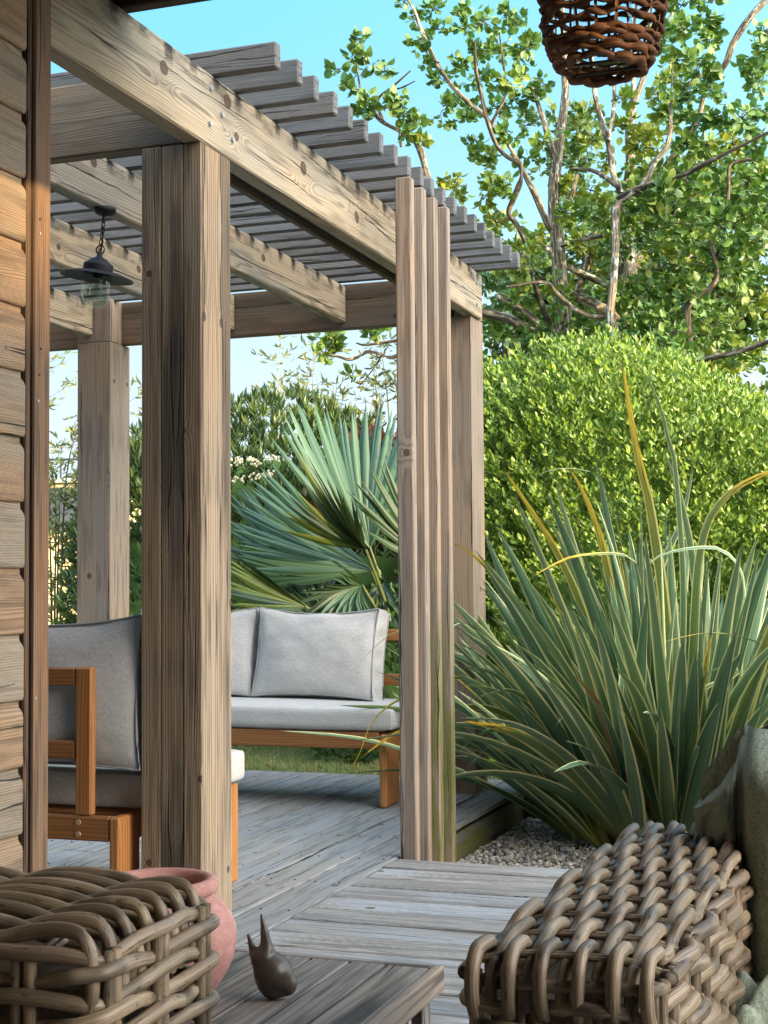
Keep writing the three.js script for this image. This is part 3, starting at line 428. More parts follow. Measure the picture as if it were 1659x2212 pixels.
  const Q = (x, y) => [((860 + x * 0.5065) - 1200) / 1.0127, (1200 + y * 0.5065) / 1.0127];
  st2([[560, 2700, 30], [520, 1900, 26], [470, 1200, 22], [430, 820, 18], [400, 670, 15], [365, 540, 14], [310, 495, 13], [230, 450, 13], [190, 400, 9], [150, 330, 5], [130, 180, 3]], 0.2, bark, -6.6, 'trunk');
  st2([[232, 450, 8], [215, 370, 6], [268, 322, 5], [335, 262, 3]], 0.1, barkDark); st2([[250, 335, 4], [300, 325, 4], [352, 300, 2]], 0.2, barkDark); st2([[300, 545, 6], [295, 490, 6], [290, 400, 3]], 0.1);
  st2([[480, 1200, 12], [...Q(1240, 265), 9], [...Q(1120, 250), 9], [...Q(1020, 235), 8], [...Q(960, 270), 8], [...Q(880, 292), 8], [...Q(810, 270), 6], [...Q(700, 250), 3]], 0.3, barkDark);
  st2([[...Q(1240, 150), 7], [...Q(1110, 172), 6], [...Q(1000, 185), 5], [...Q(940, 170), 3]], 0, barkDark); st2([[...Q(1130, 262), 4], [...Q(1060, 370), 3], [...Q(950, 505), 2]], 0, barkDark);
  for (const [x, y, rx, ry, n = 1] of [[140, 150, 40, 38], [118, 210, 50, 35], [180, 232, 62, 42], [240, 262, 52, 36], [110, 322, 62, 40], [182, 380, 70, 45], [240, 402, 62, 45], [308, 432, 55, 45], [300, 500, 62, 36], [360, 462, 45, 45], [150, 420, 45, 36], [300, 372, 52, 36], [60, 262, 22, 22], [390, 520, 40, 30], [...Q(740, 190), 55, 60, 2], [...Q(690, 250), 40, 30, 1], [...Q(1060, 100), 52, 32, 2], [...Q(900, 430), 26, 40, 0.6], [...Q(760, 130), 45, 35, 1.5]]) { const k = (EYE.z + 6.5) / 5416; crown(L2, R, K(x, y, -6.5 + (R() - 0.5) * 0.4), rx * k, ry * k, Math.round((9 + rx * ry / 100) * n), 0.074, greenTone, tw2); }
  L2.build(t2, LEAF.broad, treeMats, treeBase);
  tag(part(t2, 'twigs', mergeGeometries(tw2), barkDark), null, null, null, 'stuff');

  // trees farther back, closing the view under the crown
  const bgTone = (R, p) => { const k = 0.7 + 0.5 * R(), y = R(); return [lerp(0.1, 0.3, y * y) * k, lerp(0.2, 0.36, y) * k, 0.05 * k]; };
  for (const [nm, lb, z, list] of [
    ['background_tree', 'dark leafy tree filling the view behind the two main stems', -14, [[700, 1050, 200, 190], [900, 1050, 230, 200], [1050, 950, 190, 170], [760, 1250, 260, 170], [980, 1260, 260, 150], [640, 900, 90, 70], [900, 560, 70, 120], [980, 480, 50, 90]]],
    ['background_tree', 'distant bushy tree at the far right above the hedge', -12.5, [[1250, 1000, 200, 230], [1420, 900, 200, 230], [1580, 960, 190, 260], [1300, 1250, 260, 170], [1560, 1280, 220, 200], [1640, 700, 120, 130], [1250, 760, 120, 110]]]]) {
    const b = thing(nm, lb, 'tree', [0, 0, 0]), Lb = new Leaves(), k = (EYE.z - z) / 5416;
    for (const [x, y, rx, ry] of list) for (let i = 0; i < rx * ry / 900; i++) { const d = rdir(R); crown(Lb, R, K(x, y, z).add(V(d.x * rx * k, d.y * ry * k, d.z * rx * k * 0.7)), 0.34, 0.3, 30, 0.1, bgTone, null); }
    part(b, 'trunk', rod([K(list[0][0], 2300, z).setY(-0.2), K(list[0][0] + 20, 1300, z), K(list[0][0], list[0][1], z), K(list[1][0], list[1][1], z)], [0.2, 0.16, 0.12, 0.06], { seg: 9, lump: 0.4 }), barkDark);
    Lb.build(b, LEAF.broad, treeMats, treeBase, { single: 0 });
  }
}
// clipped hedge and shrubs: shoots of small leaves over a mound, around a solid green core added to block light
function shrub(name, label, cat, o) {
  const t = thing(name, label, cat, [0, 0, 0]), R = rng(o.seed), L = new Leaves();
  const surf = (d, k = 1) => { const e = o.pow ?? 4, q = Math.pow(Math.pow(Math.abs(d.x / o.a), e) + Math.pow(Math.abs(d.y / o.b), e) + Math.pow(Math.abs(d.z / o.c), e), -1 / e); const p = d.clone().multiplyScalar(q * k).add(o.at); p.add(V(0, o.topAt ? o.topAt(p.x) * clamp((p.y - o.at.y) / o.b, 0, 1) : 0, 0)); return p; };
  const bump = (p) => (n3(p.x * o.bf, p.y * o.bf, p.z * o.bf, o.seed) - 0.5) * o.bh;
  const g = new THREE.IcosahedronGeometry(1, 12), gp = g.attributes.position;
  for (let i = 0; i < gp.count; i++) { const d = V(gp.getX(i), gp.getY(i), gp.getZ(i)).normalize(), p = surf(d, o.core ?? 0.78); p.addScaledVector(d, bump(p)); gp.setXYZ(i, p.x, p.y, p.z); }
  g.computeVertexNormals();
  part(t, 'leaf_core', g, o.coreMat);
  for (let i = 0; i < o.n; i++) {
    const fa = [o.a * o.b * 4, o.a * o.c * 4, o.b * o.c * 4, o.b * o.c * 4], fp = R() * (fa[0] + fa[1] + fa[2] + fa[3]), r1 = R() * 2 - 1, r2 = R() * 2 - 1; const d = (fp < fa[0] ? V(r1 * o.a, r2 * o.b, o.c) : fp < fa[0] + fa[1] ? V(r1 * o.a, o.b, r2 * o.c) : V((fp < fa[0] + fa[1] + fa[2] ? -1 : 1) * o.a, r1 * o.b, r2 * o.c)).normalize(); if (d.y < -0.85) continue; const p = surf(d, (o.inner ?? 0.86) + (1.03 - (o.inner ?? 0.86)) * Math.sqrt(R())); p.addScaledVector(d, bump(p)); const ax = d.clone().multiplyScalar(0.8).add(V(0, o.rise ?? 0.7, 0)).add(rdir(R).multiplyScalar(0.5)).normalize();
    const m = o.leaves + Math.floor(R() * 3), sl = o.shoot * (0.6 + 0.7 * R() + (R() > 0.96 ? 1.1 : 0)), fresh = o.fresh(p, R);
    for (let j = 0; j < m; j++) { const u = (j + 0.5) / m, a = j * 2.4 + R(), side = V(Math.cos(a), 0.15, Math.sin(a)), dir = side.multiplyScalar(1 - 0.55 * u).addScaledVector(ax, 0.35 + 0.7 * u).normalize(); const c = o.tone(R, clamp(fresh * (0.6 + 0.6 * R()), 0, 1)); L.add(p.clone().addScaledVector(ax, sl * u), dir, ax.clone().add(rdir(R).multiplyScalar(0.35)), o.size * (0.5 + 0.75 * R()), c); }
  }
  L.build(t, o.geo, o.mats, o.base, { single: o.single ?? 300 });
  return t;
}
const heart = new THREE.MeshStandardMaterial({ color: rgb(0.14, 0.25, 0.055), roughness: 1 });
const hedgeMats = [[0.06, 0.14, 0.03], [0.13, 0.26, 0.035], [0.22, 0.36, 0.04], [0.28, 0.48, 0.06]].map((c) => leafMat(c, 0.35, 0.35)), hedgeBase = leafMat([1, 1, 1], 0.35, 0.35);
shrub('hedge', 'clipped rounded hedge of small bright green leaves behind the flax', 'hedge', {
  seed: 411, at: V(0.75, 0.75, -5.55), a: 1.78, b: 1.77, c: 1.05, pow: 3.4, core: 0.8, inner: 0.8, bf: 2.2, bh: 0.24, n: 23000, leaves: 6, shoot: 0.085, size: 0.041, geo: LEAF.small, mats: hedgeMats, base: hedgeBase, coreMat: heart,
  topAt: (x) => -0.62 * smooth(0.25, 1.7, x), fresh: (p, R) => 0.6 + 0.4 * R(),
  tone: (R, f) => { const k = 0.8 + 0.4 * R(); return [lerp(0.07, 0.36, f) * k, lerp(0.18, 0.53, f) * k, lerp(0.04, 0.07, f) * k]; } });
const pitMats = [[0.05, 0.1, 0.04], [0.09, 0.15, 0.05], [0.13, 0.2, 0.06]].map((c) => leafMat(c, 0.3, 0.4));
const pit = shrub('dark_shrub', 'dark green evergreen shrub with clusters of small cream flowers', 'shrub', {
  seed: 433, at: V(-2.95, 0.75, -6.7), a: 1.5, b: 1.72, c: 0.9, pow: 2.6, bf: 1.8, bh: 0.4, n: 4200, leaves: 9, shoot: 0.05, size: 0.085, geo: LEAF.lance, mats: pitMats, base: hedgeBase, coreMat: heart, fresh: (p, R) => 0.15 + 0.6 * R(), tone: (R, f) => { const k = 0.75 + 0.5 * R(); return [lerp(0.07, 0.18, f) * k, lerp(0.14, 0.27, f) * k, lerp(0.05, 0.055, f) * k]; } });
{
  const R = rng(77), pet = new THREE.IcosahedronGeometry(0.011, 0), fl = new THREE.MeshStandardMaterial({ color: rgb(0.55, 0.5, 0.33), roughness: 0.8 }), fm = (n) => at((860 + n[0] * 0.5065) / 1.736, (1200 + n[1] * 0.5065) / 1.736, -5.78);
  for (const n of [[90, 1040], [150, 1030], [190, 1060], [180, 1160], [290, 1140], [320, 1020], [270, 1160], [60, 1060], [60, 1180]]) { const c = fm(n), gs = []; for (let i = 0; i < 12; i++) gs.push(at3(pet.clone(), c.x + (R() - 0.5) * 0.09, c.y + (R() - 0.5) * 0.05, c.z + (R() - 0.5) * 0.08)); part(pit, 'flower_cluster', mergeGeometries(gs), fl); }
}
shrub('red_shrub', 'reddish leaved shrub behind the fan palm', 'shrub', { seed: 447, at: V(-1.55, 0.9, -6.1), a: 0.62, b: 1.38, c: 0.5, pow: 2.2, bf: 2.5, bh: 0.5, n: 420, leaves: 7, shoot: 0.12, size: 0.075, geo: LEAF.small, core: 0.6, mats: [[0.2, 0.06, 0.03], [0.12, 0.12, 0.04], [0.3, 0.14, 0.05]].map((c) => leafMat(c, 0.35, 0.4)), base: hedgeBase, coreMat: heart, fresh: (p, R) => R(), tone: (R, f) => { const k = 0.8 + 0.4 * R(); return f > 0.45 ? [0.26 * k, 0.085 * k, 0.045 * k] : [0.11 * k, 0.13 * k, 0.04 * k]; } });
shrub('low_shrub', 'low leafy green shrub between the pergola post and the hedge', 'shrub', { seed: 449, at: V(-0.95, 0.25, -4.75), a: 0.5, b: 0.75, c: 0.35, pow: 2.2, bf: 2.5, bh: 0.3, n: 420, leaves: 6, shoot: 0.1, size: 0.06, geo: LEAF.small, core: 0.6, mats: hedgeMats, base: hedgeBase, coreMat: heart, fresh: (p, R) => 0.5 * R(), tone: (R, f) => { const k = 0.8 + 0.4 * R(); return [0.1 * k, 0.2 * k, 0.04 * k]; } });
// bamboo: thin canes with narrow leaves
{
  const R = rng(511), cane = new THREE.MeshStandardMaterial({ color: rgb(0.05, 0.05, 0.035), roughness: 0.5, vertexColors: true }), canePale = new THREE.MeshStandardMaterial({ color: rgb(0.3, 0.28, 0.14), roughness: 0.5, vertexColors: true });
  const bm = [[0.1, 0.15, 0.04], [0.17, 0.21, 0.05], [0.26, 0.27, 0.06]].map((c) => leafMat(c, 0.4, 0.5));
  const bamboo = (label, canes, mat, dens, low) => {
    const t = thing('bamboo', label, 'bamboo', [0, 0, 0]), L = new Leaves();
    for (const [x, z, h, lx] of canes) {
      const tip = V(x + lx, h, z + (R() - 0.5) * 0.3), b = V(x, -0.1, z), m1 = V(x + lx * 0.15, h * 0.45, z), m2 = V(x + lx * 0.45, h * 0.8, z);
      part(t, 'cane', rod([b, m1, m2, tip], [0.011, 0.009, 0.006, 0.002], { seg: 6, step: 14 }), mat);
      const cv = new THREE.CatmullRomCurve3([b, m1, m2, tip]), tw = [];
      for (let i = 0; i < dens; i++) { const u = low + (1 - low) * R(), p = cv.getPoint(u), d = rdir(R); d.y = Math.abs(d.y) * 0.6 + 0.15; const e = p.clone().addScaledVector(d, 0.12 + 0.25 * R()); if (i % 2) tw.push(rod([p, e], [0.0022, 0.001], { seg: 4, step: 2, cap: false })); for (let j = 0; j < 6; j++) { const q = p.clone().lerp(e, 0.35 + 0.65 * R()), o = d.clone().add(rdir(R).multiplyScalar(0.8)); o.y -= 0.25; o.normalize(); const k = 0.8 + 0.4 * R(), y = R(); L.add(q, o, rdir(R).add(V(0, 1, 0)), 0.05 + 0.045 * R(), y > 0.88 ? [0.46 * k, 0.38 * k, 0.1 * k] : [lerp(0.14, 0.3, y) * k, lerp(0.22, 0.34, y) * k, 0.08 * k]); } }
      if (tw.length) tag(part(t, 'twigs', mergeGeometries(tw), mat), null, null, null, 'stuff');
    }
    L.build(t, LEAF.lance, bm, hedgeBase);
  };
  const a = []; for (let i = 0; i < 20; i++) a.push([-4.95 + R() * 1.15, -6.6 - R() * 0.6, i < 5 ? 2.5 + R() * 0.6 : 1.5 + R() * 0.8, (R() - 0.5) * 0.35]);
  bamboo('black stemmed bamboo clump behind the left rear post', a, cane, 46, 0.12);
  const b = []; for (let i = 0; i < 11; i++) b.push([-3.2 + i * 0.14 + R() * 0.1, -7.5 - R() * 0.3, 2.7 + R() * 0.55, (R() - 0.5) * 0.5]);
  bamboo('sparse feathery bamboo rising above the dark shrub', b, canePale, 15, 0.66);
}
// small pale house far behind the bamboo
{
  const f = thing('far_house', 'pale yellow house far behind the bamboo with a balcony railing', 'house', at(150, 1240, -30).setY(-0.2).toArray(), 0.3), w = new THREE.MeshStandardMaterial({ color: rgb(0.7, 0.55, 0.3), roughness: 0.9 });
  part(f, 'wall', span(-4.2, 1.3, 0, 4.1, -3, 0, { b: 0.02 }), w);
  part(f, 'roof', span(-4.4, 1.5, 4.11, 4.22, -3.2, 0.2, { b: 0.02 }), plaster);
  part(f, 'window', span(-0.6, 0.3, 2.8, 4.0, 0.002, 0.03, { b: 0.005 }), winGlass);
  const r = part(f, 'railing', span(-4.2, 1.3, 4.72, 4.78, 0.0, 0.06, { b: 0.01 }), black); for (let i = 0; i < 12; i++) part(r, 'baluster', span(-4.1 + i * 0.48, -4.06 + i * 0.48, 4.23, 4.71, 0.01, 0.05, { b: 0.005 }), black);
}
// ---------------------------------------------------------------- fan palm and striped flax
// a strap leaf along points; side gives the way its face is turned; v-shaped across
function strap(pts, wid, side, o = {}) {
  const { n = 16, fold = 0.35, prof = (t) => Math.min(1, 0.55 + t * 1.6) * Math.pow(1 - t, 0.55) * 1.15, twist = 0 } = o;
  const cv = new THREE.CatmullRomCurve3(pts, false, 'catmullrom', 0.5), pos = [], uv = [], idx = []; let S = side.clone();
  for (let i = 0; i <= n; i++) {
    const t = i / n, p = cv.getPointAt(t), T = cv.getTangentAt(t); S.addScaledVector(T, -S.dot(T)); if (S.lengthSq() < 1e-8) S.set(1, 0, 0); S.normalize();
    const s2 = S.clone().applyAxisAngle(T, twist * t), N = T.clone().cross(s2), w = wid * prof(t) / 2;
    for (const [k, u] of [[-1, 0], [-0.55, 0.225], [0, 0.5], [0.55, 0.775], [1, 1]]) { const q = p.clone().addScaledVector(s2, k * w).addScaledVector(N, Math.abs(k) * w * fold); pos.push(q.x, q.y, q.z); uv.push(u, t); }
  }
  for (let i = 0; i < n; i++) for (let j = 0; j < 4; j++) { const a = i * 5 + j, b = a + 5; idx.push(a, a + 1, b, b, a + 1, b + 1); }
  const g = new THREE.BufferGeometry(); g.setAttribute('position', new THREE.Float32BufferAttribute(pos, 3)); g.setAttribute('uv', new THREE.Float32BufferAttribute(uv, 2)); g.setIndex(idx); g.computeVertexNormals(); return g;
}
function strapTex(seed, mid, edge, o = {}) {
  const w = 64, h = 512;
  return tex(w, h, (d) => {
    for (let j = 0; j < h; j++) for (let i = 0; i < w; i++) {
      const u = Math.abs(i / (w / 2) - 1), v = j / h, k = (j * w + i) * 4, st = vn(i * 0.9, v * 3, seed), edgeAt = (o.edge ?? 0.74) + (vn(v * 9, 2, seed) - 0.5) * 0.06;
      let e = smooth(edgeAt - 0.04, edgeAt + 0.04, u); if (o.line && Math.abs(u - 0.5) < 0.05) e = Math.max(e, 0.35 * vn(v * 6, 7, seed)); if (u < 0.03) e = Math.max(e, 0.3);
      let c = [0, 1, 2].map((q) => lerp(mid[q] * (0.8 + 0.35 * st), edge[q], e));
      if (o.base) c = c.map((x, q) => lerp(x, [196, 190, 110][q], (1 - smooth(0.04, 0.24, v)) * 0.75));
      if (o.tip) { const y = smooth(o.tip, 0.93, v + (vn(i * 0.2, v * 14, seed + 4) - 0.5) * 0.25); c = c.map((x, q) => lerp(x, [236, 198, 66][q], y)); const sp = smooth(0.66, 0.74, fbm(i * 0.12, v * 16, seed + 6, 3)) * smooth(o.tip, 0.9, v); c = c.map((x, q) => lerp(x, [52, 34, 14][q], sp)); }
      const dry = smooth(0.955, 1, v); c = c.map((x, q) => lerp(x, [104, 78, 44][q], dry));
      for (let q = 0; q < 3; q++) d[k + q] = clamp(c[q], 0, 255); d[k + 3] = 255;
    }
  }, 1, 1, true, THREE.ClampToEdgeWrapping);
}
const bladeMat = (map) => new THREE.MeshPhysicalMaterial({ map, roughness: 0.5, transmission: 0.22, thickness: 0, side: THREE.DoubleSide });
const flaxMats = [strapTex(1, [98, 130, 96], [236, 232, 170], { line: 1, base: 1 }), strapTex(2, [114, 144, 102], [234, 230, 164], { line: 1, base: 1, edge: 0.74 }), strapTex(3, [86, 122, 90], [226, 222, 166], { base: 1, edge: 0.86 }), strapTex(4, [112, 134, 78], [230, 224, 146], { line: 1, base: 1, tip: 0.7 }), strapTex(5, [126, 138, 66], [232, 222, 140], { base: 1, tip: 0.55, edge: 0.7 }), strapTex(6, [150, 118, 74], [172, 140, 96], { base: 1 })].map(bladeMat);
{
  const fx = thing('striped_flax', 'large flax clump of long cream edged sword leaves in the gravel', 'plant', [0.95, -0.16, -2.85]), R = rng(611), O = fx.position;
  const put = (pts, w, side, m, o) => part(fx, 'leaf_blade', strap(pts.map((p) => p.clone().sub(O)), w, side, o), flaxMats[m]);
  // leaves that stand out one by one
  const D = (l, z0, z1) => l.map(([x, y], i) => at(x, y, lerp(z0, z1, i / (l.length - 1))));
  const cross = V(0.94, 0.0, 0.33);
  for (const [l, z0, z1, w, m, sd] of [
    [[[1430, 1780], [1440, 1400], [1405, 1110], [1382, 1010], [1360, 890], [1342, 765]], -2.9, -2.75, 0.06, 4, cross],
    [[[1440, 1780], [1475, 1350], [1460, 1030], [1444, 953], [1427, 883], [1396, 814], [1361, 768]], -2.9, -2.7, 0.034, 1, cross],
    [[[1400, 1780], [1370, 1400], [1335, 1150], [1298, 1040], [1250, 1014], [1187, 1016], [1149, 1038]], -2.9, -2.5, 0.036, 1, V(0.3, 0.5, 0.8)],
    [[[1380, 1770], [1330, 1600], [1260, 1330], [1200, 1190], [1128, 1074], [1083, 1006]], -2.9, -2.7, 0.05, 4, cross],
    [[[1390, 1770], [1350, 1450], [1300, 1180], [1262, 1070], [1222, 998]], -3, -2.9, 0.055, 4, cross],
    [[[1390, 1760], [1400, 1450], [1396, 1290], [1380, 1228], [1347, 1200], [1284, 1198], [1222, 1208], [1142, 1250]], -2.8, -2.35, 0.046, 3, V(0.2, 0.9, 0.4)],
    [[[1560, 1760], [1595, 1500], [1606, 1270], [1576, 1202], [1528, 1183], [1430, 1199], [1378, 1242]], -2.7, -2.4, 0.04, 1, V(0.1, 0.9, 0.4)],
    [[[1720, 1700], [1705, 1500], [1659, 1407], [1597, 1376], [1528, 1369], [1465, 1379], [1423, 1391]], -2.5, -2.2, 0.046, 3, V(0.1, 0.9, 0.4)],
    [[[1300, 1790], [1277, 1616], [1276, 1494], [1284, 1434], [1300, 1430], [1316, 1470], [1332, 1572]], -2.6, -2.35, 0.046, 0, cross],
    [[[1385, 1770], [1376, 1600], [1374, 1460], [1366, 1444], [1352, 1442], [1344, 1470], [1342, 1530], [1341, 1622]], -2.6, -2.35, 0.044, 1, cross],
    [[[1360, 1770], [1402, 1608], [1430, 1564], [1482, 1483], [1535, 1449], [1575, 1436], [1597, 1446], [1570, 1468], [1535, 1480], [1465, 1520]], -2.6, -2.2, 0.042, 1, V(0.2, 0.9, 0.3)],
    [[[1340, 1770], [1310, 1560], [1277, 1480], [1232, 1529], [1198, 1572]], -2.7, -2.3, 0.034, 0, cross],
    [[[1330, 1780], [1260, 1720], [1180, 1622], [1108, 1578], [1054, 1582], [1012, 1606], [991, 1628]], -2.8, -2.0, 0.055, 2, V(0.4, 0.8, 0.4)],
    [[[1320, 1780], [1230, 1660], [1160, 1590], [1110, 1582], [1050, 1618], [1006, 1662]], -2.7, -2.0, 0.032, 2, V(0.4, 0.8, 0.4)],
    [[[1310, 1780], [1200, 1640], [1080, 1540], [960, 1536], [866, 1580], [823, 1605], [777, 1640]], -2.7, -2.15, 0.05, 4, V(0.3, 0.8, 0.5)],
    [[[1310, 1780], [1180, 1580], [1020, 1470], [920, 1480], [866, 1510], [837, 1528], [802, 1563], [778, 1625], [750, 1678]], -2.75, -2.15, 0.026, 3, V(0.3, 0.8, 0.5)],
    [[[1320, 1780], [1180, 1540], [1040, 1370], [940, 1345], [865, 1364], [837, 1375], [788, 1420], [762, 1464]], -2.8, -2.2, 0.024, 1, V(0.3, 0.8, 0.5)],
    [[[1320, 1780], [1190, 1540], [1080, 1410], [1020, 1352], [983, 1351], [955, 1385], [933, 1470]], -2.75, -1.7, 0.028, 1, V(0.3, 0.8, 0.5)],
    [[[1330, 1780], [1240, 1560], [1150, 1370], [1080, 1260], [1010, 1190], [972, 1172]], -2.8, -2.5, 0.05, 3, cross],
    [[[1320, 1780], [1230, 1640], [1120, 1500], [1040, 1420], [992, 1388]], -2.7, -2.4, 0.05, 0, cross],
    [[[1320, 1780], [1230, 1650], [1130, 1530], [1060, 1490], [990, 1478]], -2.65, -2.3, 0.045, 1, V(0.4, 0.8, 0.4)],
    [[[1330, 1780], [1230, 1600], [1120, 1500], [1060, 1500], [992, 1520]], -2.6, -2.2, 0.04, 0, V(0.4, 0.8, 0.4)],
    [[[1300, 1780], [1200, 1650], [1100, 1490], [1050, 1450], [985, 1440]], -2.6, -2.2, 0.04, 2, V(0.4, 0.8, 0.4)],
    [[[1450, 1780], [1490, 1500], [1510, 1200], [1560, 1080], [1659, 1020], [1740, 1010]], -2.9, -2.6, 0.05, 3, cross],
    [[[1470, 1780], [1520, 1500], [1500, 1250], [1470, 1080], [1430, 960]], -3, -2.9, 0.055, 1, cross],
    [[[1400, 1780], [1380, 1500], [1420, 1250], [1470, 1130], [1500, 1000]], -3.05, -3.1, 0.05, 0, cross]]) put(D(l, z0, z1), w * 1.1, sd, m, { n: 26, fold: 0.25, prof: (t) => Math.min(1, 0.6 + 1.5 * t) * Math.pow(1 - t * t * t, 0.8) });
  const mass = flaxMats.map(() => []);
  // the body of the clump: flat fans of leaves, all from the same crowded foot
  for (let f = 0; f < 58; f++) {
    const fa = R() * 6.283, fr = Math.sqrt(R()), b = V(0.95 + Math.cos(fa) * fr * 0.48, -0.17, -2.88 + Math.sin(fa) * fr * 0.34), az = Math.atan2(b.z + 2.88, b.x - 0.95) + (R() - 0.5) * 0.9, fan = R() * 3.14;
    const lean = 0.1 + 0.72 * fr * (0.5 + 0.7 * R()), m = 6 + Math.floor(R() * 3);
    for (let i = 0; i < m; i++) {
      const s = (i - (m - 1) / 2) / m, len = (1.25 + 0.75 * R()) * (1 - 0.2 * Math.abs(s)) * (1.08 - 0.42 * lean), out = V(Math.cos(az), 0, Math.sin(az)), fd = V(Math.cos(fan), 0, Math.sin(fan)), dir = out.clone().multiplyScalar(Math.sin(lean)).add(V(0, Math.cos(lean), 0)).addScaledVector(fd, s * 0.75).normalize();
      const flat = V(dir.x, 0, dir.z), droop = (0.05 + 0.42 * R() * R()) * len * (0.6 + flat.length());
      const p = (t) => b.clone().addScaledVector(dir, len * t).addScaledVector(flat, droop * t * t).add(V(0, -droop * 0.9 * Math.pow(t, 2.6), 0)).addScaledVector(fd, s * 0.04);
      const pts = [0, 0.25, 0.5, 0.75, 1].map(p); const side = fd.clone().multiplyScalar(0.4).add(V(0.9 * (R() - 0.2), 0, 0.5 * (R() - 0.3))).add(V(0.35, 0, 0.1));
      const kind = R(), mm = kind < 0.38 ? 0 : kind < 0.6 ? 1 : kind < 0.84 ? 2 : kind < 0.9 ? 3 : kind < 0.91 ? 4 : kind < 0.98 ? 1 : 5;
      const w = 0.078 + 0.04 * R(), op = { n: 12, fold: 0.4, twist: (R() - 0.5) * 0.7, prof: (t) => Math.min(1, 0.6 + 1.3 * t) * Math.pow(1 - t * t, 0.75) };
      if (f < 33) put(pts, w, side, mm, op); else mass[mm].push(strap(pts.map((p) => p.clone().sub(O)), w, side, op));
    }
  }
  { const used = mass.map((l, i) => [l, i]).filter(([l]) => l.length), g = mergeGeometries(used.map(([l]) => mergeGeometries(l)), true); tag(part(fx, 'leaf_blades', g, used.map(([, i]) => flaxMats[i])), null, null, null, 'stuff'); }
  for (let i = 0; i < 30; i++) { const a = R() * 6.283, r = Math.sqrt(R()) * 0.5, b = V(0.95 + Math.cos(a) * r, -0.17, -2.85 + Math.sin(a) * r * 0.75), l = 0.12 + 0.25 * R(), d = V(Math.cos(a) * 0.6, 1, Math.sin(a) * 0.4).normalize(); put([b, b.clone().addScaledVector(d, l * 0.5), b.clone().addScaledVector(d, l).add(V((R() - 0.5) * 0.1, 0, 0.03))], 0.035, V(1, 0, 0.2), R() < 0.6 ? 5 : 3, { n: 5, fold: 0.6, prof: (t) => 1 - 0.3 * t }); }
}
const palmMats = [strapTex(21, [74, 112, 84], [98, 132, 100], { edge: 0.9 }), strapTex(22, [56, 94, 74], [80, 116, 92], { edge: 0.92 }), strapTex(23, [104, 122, 44], [150, 150, 62], { edge: 0.85 }), strapTex(24, [50, 80, 50], [76, 102, 60], { edge: 0.9 })].map(bladeMat);
